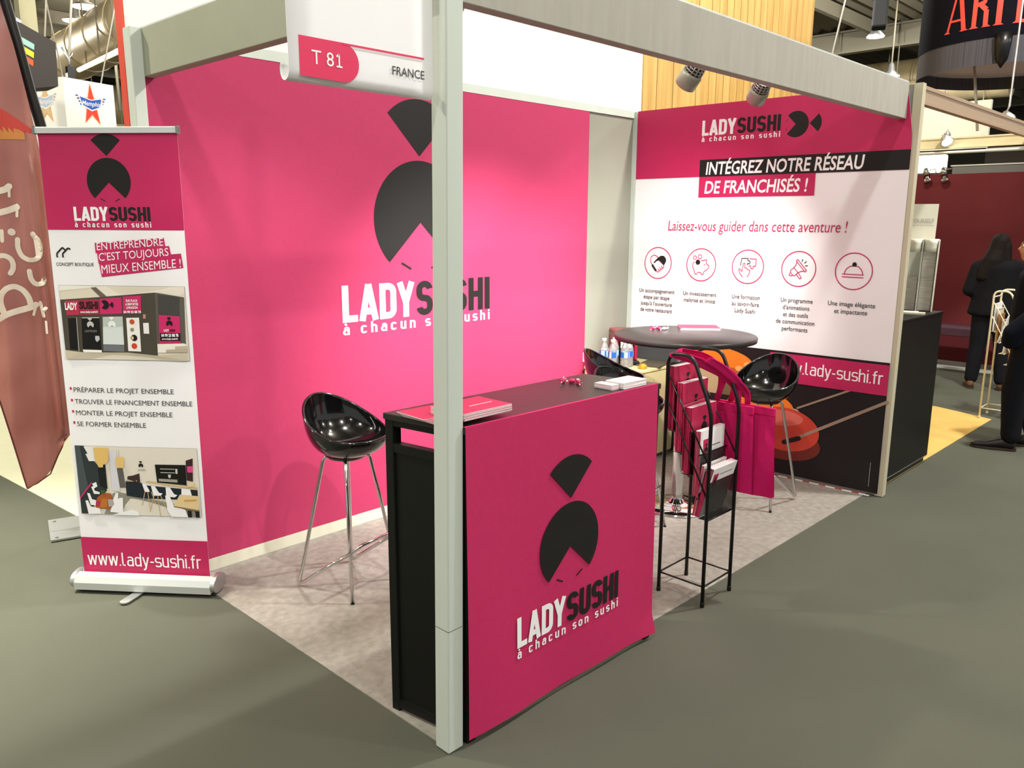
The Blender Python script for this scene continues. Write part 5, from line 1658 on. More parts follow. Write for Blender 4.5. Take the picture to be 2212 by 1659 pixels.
# ------------------------------------------------------------------ hanging signs at the rear
bs = thing('hanging_sign', 'black hanging box sign with three coloured stripes beside the flag pole', 'sign', (1.6, 8.7, 3.1))
O = Vector((1.72, 8.50, 0)); su = Vector((-0.62, 0.785, 0)); sn = Vector((-0.785, -0.62, 0))
mb = MB(); mb.prism([(-0.0, 3.17), (0.75, 3.13), (0.75, 4.05), (-0.02, 3.63)], O, su, Z, Vector((0.05, 0.99, 0)), 0.45, mat('charcoal_sign', '#3A3534', 0.6)); mb.build('box', bs, world=True)
p = Pr(O, su, Z, sn, 0.003)
for k, h in enumerate(('#9CC9C4', '#EFE13C', '#DF5A34')):
    z0 = 3.60 - 0.085 * k; e = 0.24 + 0.015 * k
    p.poly([(e, z0 - 0.045), (0.70, z0 + 0.205), (0.70, z0 + 0.275), (e - 0.01, z0 + 0.015)], mat('stripe_%d' % k, h, 0.6), 1)
p.build('stripes', bs)
for a, b in (((1.70, 8.75, 3.63), (2.6, 10.2, 7.4)), ((1.40, 9.15, 3.80), (1.3, 9.6, 7.4))):
    mb = MB(); mb.tube([a, b], 0.010, CABLE, seg=6); mb.build('suspension_cable', bs, world=True)

ms = thing('hanging_sign', 'white hanging cube sign with a red star and blue shield', 'sign', (2.5, 10.9, 2.7))
c = Vector((2.49, 10.73, 0)); va = Vector((c.x + 1.5384, c.y + 1.7756, 0)).normalized(); vr = Vector((va.y, -va.x, 0))
fu = (vr * 0.80 + va * 0.60).normalized(); fn_ = Vector((fu.y, -fu.x, 0)); lu = -fn_
S = 0.80
mb = MB()
Pq = [c, c + fu * S, c + fu * S + lu * S, c + lu * S]
mb.hexa([q + Z * 2.62 for q in Pq] + [q + Z * 3.62 for q in Pq], mat('white_sign_fabric', '#F6F3EA', 0.7)); mb.build('box', ms, world=True)
REDS = mat('star_red', '#E23A2A', 0.6); ORS = mat('star_orange', '#EE9A5C', 0.6); PTN = mat('star_tan', '#D8BE8C', 0.6)
def star(p, m0, m1, mb_, dimm=False):
    def st_(R, rr):
        return [((R if i % 2 == 0 else rr) * math.sin(PI * i / 5) * 0.95 + 0.52, (R if i % 2 == 0 else rr) * math.cos(PI * i / 5) * 1.25 + 3.08) for i in range(10)]
    q0 = p.P
    p.P = lambda u, v, l: q0(0.41 + (u - 0.52) * 0.66, 3.29 + (v - 3.08) * 0.74, l)
    p.poly(st_(0.335, 0.145), m1, 1); p.poly(st_(0.305, 0.125), m0, 2)
    p.poly([(0.22, 3.25), (0.52, 3.19), (0.80, 3.25), (0.75, 3.06), (0.52, 2.98), (0.29, 3.06)], WHITEP, 3)
    p.poly([(0.25, 3.225), (0.52, 3.175), (0.77, 3.225), (0.73, 3.075), (0.52, 3.005), (0.31, 3.075)], mb_, 4)
    for k in range(4):
        y = 3.235 - 0.05 * k
        p.rect(0.155 + .03 * k, y - 0.012, 0.215 + .02 * k, y + 0.012, mb_, 4); p.rect(0.815 - .01 * k, y - 0.012, 0.875 - .03 * k, y + 0.012, mb_, 4)
    p.text('Memphis', 0.29, 0.74, 3.075, 0.085, WHITEP, 5, 0.01, 0.3)
p = Pr(c, fu, Z, fn_, 0.003); star(p, REDS, ORS, BLUE); p.build('star_emblem', ms)
p = Pr(c + lu * S, -lu, Z, -fu, 0.003); star(p, PTN, ORS, mat('pale_shield', '#B9C2D2', 0.6)); p.build('star_emblem', ms)
for a, b in (((2.52, 10.80, 3.62), (2.1, 10.9, 7.4)), ((3.12, 11.12, 3.62), (4.7, 12.9, 7.4))):
    mb = MB(); mb.tube([a, b], 0.010, CABLE, seg=6); mb.build('suspension_cable', ms, world=True)
hs = thing('chain_hoist', 'small black hoist hanging above the white star sign', 'hoist', (2.95, 11.8, 3.94))
mb = MB(); mb.box((-0.05, -0.05, -0.26), (0.05, 0.05, 0.0), BLACKM, bevel=0.01); mb.box((-0.062, -0.04, -0.16), (-0.05, 0.04, -0.1), PAPER); mb.build('motor', hs)
mb = MB(); mb.tube([(0, 0, 0.0), (0, 0, 0.1), (-0.09, 0.0, 0.26)], 0.014, ALU); mb.tube([(0, 0, 0.1), (0.06, 0, 0.2)], 0.014, ALU); mb.build('hook', hs)
mb = MB(); mb.tube([(0, 0, -0.26), (0, 0, -0.30)], 0.01, ALU); mb.build('chain', hs)
mb = MB(); mb.tube([(0, 0, 0.1), (0.95, 1.6, 3.5)], 0.02, CABLE, seg=6); mb.build('sling', hs)

# ------------------------------------------------------------------ neighbouring stand beyond the banner wall
nc = thing('display_counter', 'plain black box counter beyond the banner wall holding a leaflet display', 'counter', (4.2, 0.25, 0))
mb = MB(); mb.box((3.74, 0.012, 0.045), (4.672, 0.52, 1.085), BLACKL, bevel=0.002); mb.build('body', nc, world=True)
mb = MB(); mb.box((3.735, 0.008, 1.085), (4.676, 0.525, 1.10), BLACKL, bevel=0.002); mb.build('top', nc, world=True)
mb = MB(); mb.box((3.76, 0.03, 0.0), (4.655, 0.5, 0.045), BLACKM); mb.box((3.75, 0.010, 0.045), (4.66, 0.0125, 0.050), ALU); mb.build('plinth', nc, world=True)
for i, (x, y, w, h, m, lb) in enumerate(((4.36, 0.20, 0.24, 0.06, PAPER, 'long cream leaflet stack lying along the far counter top'), (4.33, 0.10, 0.15, 0.06, mat('cream_paper', '#E4DCC2', 0.6), 'cream leaflet stack at the near edge of the far counter'))):
    mb = MB(); mb.box((-w / 2, -h / 2, 0), (w / 2, h / 2, 0.012), m)
    o = mb.build('leaflet_stack'); o.location = (x, y, 1.1005); o.rotation_euler = (0, 0, -1.265); tag(o, lb, 'leaflets')
hd = thing('leaflet_display', 'white leaflet display with a header board on the black counter beyond the banner wall', 'display', (4.46, 0.36, 1.10))
O = Vector((4.515, 0.376, 0)); hu = Vector((0.30, -0.954, 0)); hn = Vector((-0.954, -0.30, 0)); hz = Vector((0.045, 0.0, 1.0)).normalized()
WD_ = mat('white_display_board', '#EDE9D6', 0.6); GPAP = mat('grey_magazine_edges', '#A9A296', 0.8, noise=0.35, nscale=60, stretch=(0.2, 0.2, 6))
mb = MB(); mb.prism([(0.0, 1.10), (0.30, 1.10), (0.30, 1.60), (0.0, 1.60)], O - hn * -0.0, hu, hz, -hn, 0.012, LTGREY); mb.build('back_board', hd, world=True)
mb = MB(); mb.prism([(0.02, 1.60), (0.275, 1.60), (0.275, 1.845), (0.02, 1.845)], O, hu, hz, -hn, 0.008, WD_); mb.build('header_board', hd, world=True)
p = Pr(O, hu, hz, hn, 0.002); p.text('HELP YOURSELF', 0.035, 0.255, 1.715, 0.028, mat('help_text', '#B9B2A8', 0.6), 1, 0.02); p.rect(0.04, 1.695, 0.26, 1.698, mat('help_text', '#B9B2A8', 0.6), 1); p.build('header_lettering', hd)
for i, u in enumerate((0.0, 0.10, 0.20, 0.30)):
    mb = MB(); mb.prism([(0, 1.10), (0.075, 1.10), (0.095, 1.50), (0.10, 1.60), (0.0, 1.60)], O + hu * u, hn, hz, hu, 0.010, LTGREY if i < 3 else WD_); mb.build('divider', hd, world=True)
for i, u in enumerate((0.01, 0.11, 0.21)):
    mb = MB()
    ztop = (1.32, 1.34, 1.55)[i]
    mb.prism([(0.005, 1.105), (0.06, 1.105), (0.075, ztop), (0.005, ztop)], O + hu * (u + 0.003), hn, hz, hu, 0.082, GPAP)
    mb.build('magazine_stack', hd, world=True)
    mb = MB()
    mb.grid(lambda a, b: O + hu * (u + 0.0 + 0.09 * a) + hz * (1.515 + 0.09 * b) + hn * (0.06 + 0.05 * math.sin(a * PI) ** 0.7 + 0.02 * b), 10, 3, WD_)
    mb.build('curved_clip', hd, world=True, thick=0.003)

def rail(name, lo, hi, label, m, extra=None):
    t = thing(name, label, 'beam', ((lo[0] + hi[0]) / 2, (lo[1] + hi[1]) / 2, lo[2]))
    mb = MB(); mb.box(lo, hi, m)
    if extra:
        for e in extra: mb.box(e[0], e[1], m)
    mb.build('rail', t, world=True)
    return t
WALU = mat('warm_lit_aluminium', '#D2B79C', 0.35, metal=0.5)  # plain aluminium, warm light tinted into its base colour
rail('stand_rail', (3.70, 0.0, 2.43), (6.66, 0.03, 2.495), 'warm-lit aluminium rail running beyond the front beam at the same height', WALU, [((3.70, -0.006, 2.495), (6.66, 0.036, 2.516)), ((3.70, -0.006, 2.41), (6.66, 0.036, 2.43))])
rail('stand_rail', (6.6, 0.03, 2.385), (6.63, 2.0, 2.455), 'cream rail crossing behind the far end of the warm-lit aluminium rail', mat('cream_rail', '#DCCFA4', 0.45, metal=0.1), [((6.594, 0.03, 2.455), (6.636, 2.0, 2.467)), ((6.594, 0.03, 2.373), (6.636, 2.0, 2.385))])
bar('light_track', 'slim grey light track just under the cream rail', 'track', [(6.58, 0.0, 2.335), (6.58, 1.6, 2.335)], 0.013, LTGREY, 8)
mb = MB(); mb.box((9.78, 1.20, 2.62), (9.84, 1.98, 3.18), mat('white_wall_panel', '#F5EFE0', 0.7))
wp = thing('hanging_board', 'white board brightly lit behind the cream rail', 'board', (9.81, 1.5, 2.62))
mb.build('sheet', wp, world=True)
for y in (1.3, 1.9):
    mb = MB(); mb.tube([(9.81, y, 3.18), (9.81, y, 7.44)], 0.008, CABLE, seg=6); mb.build('suspension_cable', wp, world=True)
add_light('panel_lamp_light', 'SPOT', (8.6, 1.75, 3.3), 60, (1, 0.92, 0.75), 0.03, aim=(1, -0.15, -0.35), cone=math.radians(110))
for (x, y, z, lb) in ((6.52, 0.66, 2.42, 'glaring spotlight clipped to the warm-lit aluminium rail'), (6.75, 0.25, 2.60, 'glaring lamp high above the warm-lit aluminium rail near the photo edge')):
    t = thing('stand_lamp', lb, 'lamp', (x, y, z))
    mb = MB(); mb.lathe([(0.02, 0.10), (0.03, 0.08), (0.055, 0.0), (0.05, 0.0)], ALU, seg=20, axis=(0.5, 0.5, 0.7)); mb.build('shade', t)
    mb = MB(); mb.lathe([(0, -0.012), (0.03, -0.008), (0.045, 0.004), (0, 0.02)], LAMPW, seg=20, axis=(0.5, 0.5, 0.7)); mb.build('bulb', t)
    mb = MB(); mb.tube([(0.04, 0.04, 0.06), (0.05, 0.02, 0.12), (0.06, 0.0, 0.06 if y > 0.5 else 4.85)], 0.008, ALU); mb.build('stem', t)
# maroon wall and things above and before it
mb = MB(); mb.box((9.6, -4.0, 0.0), (9.72, 3.4, 2.31), MAROON); struct(mb.build('wall_maroon'))
mb = MB(); mb.box((9.6, -4.0, 2.3101), (9.72, 1.5, 2.40), mat('grey_fascia', '#6C6C6B', 0.6)); mb.box((9.59, -4.0, 2.40), (9.73, 1.52, 2.415), LTGREY); struct(mb.build('trim_4'))
lbx = thing('light_box', 'small white lit box on top of the maroon wall beside the banner post', 'light box', (9.65, 1.76, 2.312))
mb = MB(); mb.box((9.66, 1.60, 2.335), (9.74, 1.98, 2.555), GLOWW, bevel=0.02); mb.build('panel', lbx, world=True)
mb = MB(); mb.box((9.67, 1.62, 2.312), (9.73, 1.95, 2.335), GREYD); mb.build('foot', lbx, world=True)
for y, lb in ((1.755, 'chrome clip spotlight on the maroon wall in front of the light box'), (1.555, 'chrome clip spotlight on the maroon wall to the side of the light box')):
    t = thing('clip_spotlight', lb, 'spotlight', (9.58, y, 2.30))
    mb = MB(); mb.lathe([(0.015, 0.10), (0.035, 0.09), (0.04, 0.0), (0.02, 0.0)], CHROME, seg=20, c=(0, 0.03, 0.0), axis=(0.3, 0.25, 1)); mb.build('socket', t)
    mb = MB(); mb.lathe([(0.0, 0.0), (0.05, 0.012), (0.052, 0.022), (0.02, 0.06), (0.018, 0.08)], CHROME, seg=20, c=(-0.02, 0.0, -0.09), axis=(0.25, 0.3, 1)); mb.build('bulb', t)
    mb = MB(); mb.tube([(0.02, 0.04, 0.06), (0.06, -0.05, 0.08), (0.06, -0.06, 0.02)], 0.006, CHROME); mb.build('clip', t)
for y0, y1, lb in ((-2.0, 1.0, 'long dark panel hanging behind the grey top strip of the maroon wall'), (1.05, 1.52, 'short dark panel hanging beside the light box')):
    mb = MB(); mb.box((11.0, y0, 2.2), (11.05, y1, 2.66), mat('dark_brown_panel', '#3D362D', 0.7)); mb.box((10.99, y0, 2.66), (11.06, y1, 2.71), mat('white_strip', '#EFE6D2', 0.6)); tag(mb.build('dark_panel'), lb, 'panel')
bn = thing('bench', 'low dark plum bench in front of the maroon wall', 'bench', (9.1, 0.8, 0))
mb = MB(); mb.box((8.92, 0.40, 0.40), (9.35, 1.72, 0.50), PURPLE, bevel=0.01); mb.build('seat', bn, world=True)
for y in (0.42, 1.62):
    mb = MB(); mb.box((8.93, y, 0.0), (9.34, y + 0.09, 0.40), PURPLE, bevel=0.006); mb.build('leg', bn, world=True)
# fringed drum sign
dr = thing('drum_sign', 'large navy drum sign with orange-red capitals and a grey fringe', 'sign', (7.86, 0.70, 3.2))
DC = Vector((8.12, 0.60, 0)); DR_ = 0.88
tc_ = Vector((-1.5384 - DC.x, -1.7756 - DC.y, 0)).normalized(); tr_ = Vector((-tc_.y, tc_.x, 0))
def drp(a, z, r=None):
    r = r or DR_
    return DC + (tc_ * math.cos(a) + tr_ * math.sin(a)) * r + Z * z
mb = MB(); mb.grid(lambda u, v: drp(2 * PI * u, 3.40 + 0.85 * v), 72, 4, NAVYFAB, wrap=True); mb.build('drum', dr, world=True)
mb = MB(); mb.grid(lambda u, v: drp(2 * PI * u, 3.165 + 0.235 * v, DR_ * 0.995), 96, 2, FRINGE, wrap=True); mb.build('fringe', dr, world=True)
mb = MB(); mb.grid(lambda u, v: drp(2 * PI * u, 3.30, max(0.01, DR_ * 0.985 * v)), 64, 2, SAIL, wrap=True); mb.build('bottom_cloth', dr, world=True)
mb = MB(); mb.tube([drp(-0.12, 3.42, DR_ * 1.005), drp(-0.12, 3.32, DR_ * 1.008), drp(-0.12, 3.2, DR_ * 1.005), drp(-0.12, 3.12, DR_)], [0.075, 0.068, 0.055, 0.006], BLACKM, seg=12); mb.build('tassel', dr, world=True)
p = Pr((0, 0, 0), (1, 0, 0), (0, 0, 1), (0, -1, 0)); p.surf = lambda u, v, d: drp(u / DR_, v, DR_ + 0.004 + d)
def serif(x, w, z0, h, kind):
    s_ = 0.026
    def foot(cx_, hw, z=z0, up=0.018):
        p.poly([(cx_ - hw, z), (cx_ + hw, z), (cx_ + hw * 0.45, z + up), (cx_ - hw * 0.45, z + up)], ORANGER, 2)
    if kind == 'A':
        p.stroke([(x + 0.02, z0), (x + w * 0.52, z0 + h)], 0.024, ORANGER, 1, caps=False); p.stroke([(x + w * 0.52, z0 + h), (x + w - 0.03, z0)], 0.044, ORANGER, 1, caps=False)
        p.rect(x + 0.045, z0 + 0.095, x + w - 0.05, z0 + 0.115, ORANGER, 1); foot(x + 0.02, 0.035); foot(x + w - 0.03, 0.042)
    if kind == 'R':
        p.rect(x + 0.02, z0, x + 0.062, z0 + h, ORANGER, 1); foot(x + 0.041, 0.045)
        p.stroke([(x + 0.05, z0 + h - 0.015), (x + 0.11, z0 + h - 0.02), (x + 0.14, z0 + h - 0.11), (x + 0.12, z0 + h - 0.22), (x + 0.05, z0 + h - 0.24)], 0.036, ORANGER, 1)
        p.stroke([(x + 0.09, z0 + h - 0.24), (x + 0.14, z0 + h - 0.29), (x + 0.143, z0 + 0.01)], 0.042, ORANGER, 1, caps=False); foot(x + 0.15, 0.04)
    if kind == 'T':
        p.rect(x + w / 2 - 0.024, z0, x + w / 2 + 0.024, z0 + h, ORANGER, 1); foot(x + w / 2, 0.046); p.rect(x, z0 + h - 0.03, x + w, z0 + h, ORANGER, 1)
        p.poly([(x, z0 + h), (x + 0.03, z0 + h), (x + 0.0, z0 + h - 0.09)], ORANGER, 2); p.poly([(x + w, z0 + h), (x + w - 0.03, z0 + h), (x + w, z0 + h - 0.09)], ORANGER, 2)
    if kind == 'E':
        p.rect(x + 0.02, z0, x + 0.066, z0 + h, ORANGER, 1); foot(x + 0.04, 0.045); p.rect(x + 0.02, z0, x + w, z0 + 0.03, ORANGER, 1); p.rect(x + 0.02, z0 + h - 0.03, x + w, z0 + h, ORANGER, 1); p.rect(x + 0.04, z0 + h * 0.5, x + w * .75, z0 + h * 0.5 + 0.028, ORANGER, 1)
for x, w, k in ((-0.66, 0.225, 'A'), (-0.415, 0.20, 'R'), (-0.255, 0.18, 'T'), (-0.05, 0.16, 'E')):
    p.mb = MB()
    serif(x, w, 3.50, 0.44, k)
    p.build('letter', dr)
mb = MB(); mb.tube([drp(-0.3, 3.3, 0.1), drp(-0.3, 7.0, 0.1)], 0.012, CABLE); mb.build('suspension', dr, world=True)
cable((7.80, 0.88, 3.31), (7.70, 0.75, 2.62), 'pale chain hanging below the fringed drum sign', 0.014)
mb = MB(); mb.lathe([(0, 0.0), (0.235, 0.0), (0.24, 0.008), (0.235, 0.016), (0, 0.016)], mat('cream_disc', '#DDD5AE', 0.5), seg=48)
o = mb.build('hanging_disc'); o.location = (10.06, 1.42, 3.385); tag(o, 'flat cream disc hanging below the fringed drum sign', 'disc')
for q in ((9.9, 1.58, 3.39), (10.2, 1.26, 3.39)):
    cable(q, (q[0] - .02, q[1], 7.46), 'thin cable holding the cream disc, ' + ('side nearer the banner post' if q[1] > 1.4 else 'side nearer the photo edge'), 0.008)
mb = MB(); mb.box((-0.14, -0.12, -0.42), (0.14, 0.12, 0.6), mat('black_bag_cloth', '#141315', 0.5, bump=0.6, bscale=12), bevel=0.03)
o = mb.build('chain_bag'); o.location = (13.65, 4.12, 5.45); o.rotation_euler = (0, 0.06, 0.4); tag(o, 'black chain bag hanging below the roof above the long front beam', 'bag')
cable((13.5, 4.35, 7.46), (13.2, 4.9, 3.6), 'thin pale cable slanting down past the black chain bag', 0.014)
cable((13.9, 3.7, 7.46), (15.8, 2.6, 4.9), 'thin cable slanting away from the black chain bag to the drum sign', 0.014)
hung('air_duct', 'pale glowing duct far behind the end of the long front beam', 'duct', [(24, 10.5, 5.4), (24, 4.5, 5.4)], 0.35, DUCT, 20, 'duct_tube')
hung('air_duct', 'dark duct far beyond the timber tower under the roof', 'duct', [(26, 14, 6.1), (26, 3, 6.1)], 0.6, mat('duct_dark', '#8A7A58', 0.45), 20, 'duct_tube')

wr, _ys = make_rack('cream wire rack with a few leaflets standing on the yellow carpet edge', (6.43, -0.112, 0), CREAMT, MESHW)
for i, (k, dy, lean, m, lb) in enumerate(((4, 0.02, 0.0, PAPER, 'white leaflet in the top pocket of the cream rack'), (3, 0.02, 0.25, PAPER, 'folded white leaflet tipping out of the cream rack'), (3, 0.035, 0.0, WOODB, 'brown card in the second pocket of the cream rack'), (2, 0.02, 0.1, PAPER, 'white leaflet in the middle pocket of the cream rack'), (1, 0.02, 0.0, WOODB, 'brown card in the lower pocket of the cream rack'))):
    mb = MB(); mb.box((-0.1, -0.006, 0), (0.1, 0.006, 0.24), m)
    o = mb.build('leaflet'); o.location = (6.43 + 0.12, -0.112 + _ys[k] + dy, 0.412 + 0.094 * k); o.rotation_euler = (lean, 0, 0.02 * i); tag(o, lb, 'leaflet')

# ------------------------------------------------------------------ people
def _sphere(nu=12, nv=8):
    v = [(0, 0, 1)] + [(math.sin(PI * j / nv) * math.cos(2 * PI * i / nu), math.sin(PI * j / nv) * math.sin(2 * PI * i / nu), math.cos(PI * j / nv)) for j in range(1, nv) for i in range(nu)] + [(0, 0, -1)]
    f = [(0, 1 + i, 1 + (i + 1) % nu) for i in range(nu)]
    for j in range(nv - 2):
        for i in range(nu):
            f.append((1 + j * nu + i, 1 + (j + 1) * nu + i, 1 + (j + 1) * nu + (i + 1) % nu, 1 + j * nu + (i + 1) % nu))
    L = len(v) - 1
    f += [(L, 1 + (nv - 2) * nu + (i + 1) % nu, 1 + (nv - 2) * nu + i) for i in range(nu)]
    return v, f
_BV, _BF = _sphere()
def flesh(name, chains, m, parent, voxel=0.012, smooth=8, squash=None):
    vs, fs = [], []
    def ball(q, rr):
        k = len(vs)
        for x, y, z in _BV:
            vs.append((q[0] + x * rr[0], q[1] + y * rr[1], q[2] + z * rr[2]))
        for f in _BF:
            fs.append([i + k for i in f])
    for ch in chains:
        nodes = [(Vector(p_), r_ if isinstance(r_, (tuple, list)) else (r_,) * 3) for p_, r_ in ch]
        for p_, r_ in nodes:
            ball(p_, r_)
        for (p0, a), (p1, b) in zip(nodes, nodes[1:]):
            n = max(2, int((p1 - p0).length / (0.4 * min(a + b if isinstance(a, tuple) and isinstance(b, tuple) else list(a) + list(b)))))
            for k in range(1, n):
                t = k / n
                ball(p0.lerp(p1, t), [a[j] + (b[j] - a[j]) * t for j in range(3)])
    me = bpy.data.meshes.new('t'); me.from_pydata(vs, [], fs)
    o = bpy.data.objects.new('t', me); COL.objects.link(o)
    md = o.modifiers.new('r', 'REMESH'); md.mode = 'VOXEL'; md.voxel_size = voxel
    ms_ = o.modifiers.new('s', 'SMOOTH'); ms_.iterations = smooth; ms_.factor = 0.5
    dg = bpy.context.evaluated_depsgraph_get()
    nm = bpy.data.meshes.new_from_object(o.evaluated_get(dg))
    bpy.data.objects.remove(o); bpy.data.meshes.remove(me)
    for q in nm.polygons: q.use_smooth = True
    nm.materials.clear(); nm.materials.append(m)
    nm.name = name
    o = bpy.data.objects.new(name, nm); COL.objects.link(o)
    o.parent = parent
    RM[o.name] = RM[parent.name]
    return o

def hand(wr, d, side, curl=0.6):
    """palm and five fingers below a wrist; d = pointing direction"""
    wr, d = Vector(wr), Vector(d).normalized()
    s_ = Vector((0, 1, 0)) if abs(d.y) < 0.8 else Vector((0, 0, 1))
    s_ = (s_ - s_.dot(d) * d).normalized(); n_ = d.cross(s_) * side
    ch = [[(wr, 0.024), (wr + d * 0.045, (0.026, 0.034, 0.03)), (wr + d * 0.08, 0.03)]]
    for k, (o_, L) in enumerate(((0.03, 0.068), (0.011, 0.078), (-0.009, 0.072), (-0.028, 0.056))):
        b = wr + d * 0.085 + s_ * o_
        m1 = b + d * L * 0.5 + n_ * 0.008
        e = m1 + d * L * 0.35 + n_ * L * curl * 0.6
        ch.append([(b, 0.0105), (m1, 0.0095), (e, 0.0085)])
    b = wr + d * 0.03 + s_ * 0.03
    ch.append([(b, 0.013), (b + d * 0.028 + s_ * 0.02 + n_ * 0.012, 0.011), (b + d * 0.055 + s_ * 0.022 + n_ * 0.024, 0.0095)])
    return ch

def head_chains(c, f, k=1.0):
    """head centred at c looking along f"""
    c, f = Vector(c), Vector(f).normalized()
    r_ = Vector((f.y, -f.x, 0))
    ch = [[(c + Z * 0.035 - f * 0.012, (0.078 * k, 0.088 * k, 0.088 * k))], [(c + f * 0.02 - Z * 0.03, (0.066 * k, 0.074 * k, 0.07 * k)), (c + f * 0.045 - Z * 0.082, (0.043 * k, 0.043 * k, 0.032 * k))],
          [(c + f * 0.085 + Z * 0.006, 0.010), (c + f * 0.106 - Z * 0.022, 0.0125)], [(c + f * 0.086 - Z * 0.052 + r_ * 0.014, 0.008), (c + f * 0.088 - Z * 0.052 - r_ * 0.014, 0.008)],
          [(c + f * 0.082 + Z * 0.022 + r_ * 0.03, 0.011), (c + f * 0.088 + Z * 0.022, 0.009), (c + f * 0.082 + Z * 0.022 - r_ * 0.03, 0.011)]]
    for s_ in (-1, 1):
        ch.append([(c + r_ * s_ * 0.08 - f * 0.005 - Z * 0.005, (0.010, 0.018, 0.028))])
    return ch

def face_bits(c, f, parent):
    c, f = Vector(c), Vector(f).normalized()
    r_ = Vector((f.y, -f.x, 0))
    for s_ in (-1, 1):
        mb = MB(); mb.lathe([(0, -0.010), (0.008, -0.006), (0.0105, 0), (0.008, 0.006), (0, 0.010)], mat('eye_white', '#E8E2DC', 0.3), c=c + f * 0.079 + r_ * s_ * 0.031 + Z * 0.004, seg=12)
        e = mb.build('eye', parent)
        mb = MB(); mb.lathe([(0, 0.003), (0.0052, 0.0015), (0.0056, 0)], mat('eye_dark', '#20150F', 0.3), c=c + f * 0.0885 + r_ * s_ * 0.031 + Z * 0.004, axis=tuple(f), seg=12); mb.build('iris', e)
        mb = MB(); mb.tube([c + f * 0.085 + r_ * s_ * 0.016 + Z * 0.026, c + f * 0.088 + r_ * s_ * 0.032 + Z * 0.030, c + f * 0.078 + r_ * s_ * 0.047 + Z * 0.026], 0.0032, HAIR, seg=6); mb.build('eyebrow', parent)
    mb = MB(); mb.tube([c + f * 0.088 - r_ * 0.02 - Z * 0.052, c + f * 0.094 - Z * 0.051, c + f * 0.088 + r_ * 0.02 - Z * 0.052], 0.0045, mat('lips', '#9A5348', 0.5), seg=8); mb.build('lips', parent)

def shoe(parent, at, yaw, m, L=0.26):
    """at = middle of the heel on the ground"""
    t = Matrix.Translation(Vector(at)) @ Matrix.Rotation(yaw, 4, 'Z')
    P_ = lambda *q: tuple(t @ Vector(q))
    flesh('shoe', [[(P_(0, 0.0, 0.045), (0.036, 0.036, 0.042)), (P_(0, 0.06, 0.05), (0.036, 0.036, 0.046)), (P_(0.003, L * 0.62, 0.030), (0.042, 0.042, 0.028)), (P_(0, L - 0.03, 0.024), (0.034, 0.034, 0.021))], [(P_(0, 0.01, 0.075), 0.038)]], m, parent, 0.010, 4)
    mb = MB()
    sp = [(0.036, -0.03), (0.04, 0.08), (0.047, L * 0.6), (0.04, L - 0.03), (0.0, L + 0.005), (-0.04, L - 0.03), (-0.047, L * 0.6), (-0.04, 0.08), (-0.036, -0.03), (0, -0.04)]
    mb.prism(sp, t @ Vector((0, 0, 0.0)), t.to_3x3() @ Vector((1, 0, 0)), t.to_3x3() @ Vector((0, 1, 0)), Z, 0.014, mat('sole_dark', '#3A2A20', 0.7))
    mb.build('sole', parent)

# woman seen from behind
pa = thing('person', 'person with long dark hair in a black coat, seen from behind before the maroon wall', 'person', (7.95, 0.47, 0), math.atan2(0.235, 0.972) - PI / 2)
hf = Vector((0.45, 0.89, 0))
HC = (0.0, 0.03, 1.475)
ch = head_chains(HC, hf, 0.95)
ch += [[((0, 0.0, 1.39), 0.05), ((0, 0.0, 1.30), 0.055)], [((-0.15, -0.01, 1.27), 0.06), ((0, 0, 1.29), 0.075), ((0.15, -0.01, 1.27), 0.06)], [((0, 0.0, 1.25), (0.15, 0.10, 0.1)), ((0, 0.01, 1.05), (0.12, 0.09, 0.1)), ((0, 0, 0.86), (0.155, 0.11, 0.1))]]
for s_ in (-1, 1):
    ch += [[((s_ * 0.17, -0.01, 1.27), 0.052), ((s_ * 0.225, -0.02, 1.02), 0.042), ((s_ * 0.13, 0.19, 0.97), 0.033)]]
    ch += hand((s_ * 0.13, 0.19, 0.97), (-s_ * 0.5, 0.75, 0.0), s_)
    ch += [[((s_ * 0.09, 0, 0.82), 0.09), ((s_ * 0.11, 0.01, 0.46), 0.06), ((s_ * 0.135, -0.01, 0.08), 0.042)]]
flesh('body', ch, SKIN, pa, 0.011, 6)
co = [[((-0.155, -0.015, 1.275), 0.075), ((0, -0.005, 1.315), 0.075), ((0.155, -0.015, 1.275), 0.075)], [((0, -0.005, 1.25), (0.20, 0.135, 0.11)), ((0, 0.0, 1.05), (0.205, 0.135, 0.1)), ((-0.01, -0.005, 0.88), (0.225, 0.15, 0.08)), ((-0.015, -0.01, 0.79), (0.235, 0.155, 0.04))]]
for s_ in (-1, 1):
    co += [[((s_ * 0.185, -0.015, 1.26), 0.075), ((s_ * 0.245, -0.03, 1.03), 0.066), ((s_ * 0.16, 0.14, 0.98), 0.052)]]
flesh('coat', co, COAT, pa, 0.014, 6)
tr = []
for s_ in (-1, 1):
    tr += [[((s_ * 0.085, 0, 0.80), 0.115), ((s_ * 0.11, 0.012, 0.46), 0.083), ((s_ * 0.135, -0.01, 0.11), 0.066)]]
flesh('trousers', tr, JEAN, pa, 0.013, 5)
shoe(pa, (-0.135, -0.04, 0), 0.15, LEATHER); shoe(pa, (0.135, -0.02, 0), -0.9, LEATHER)
hc = Vector(HC)
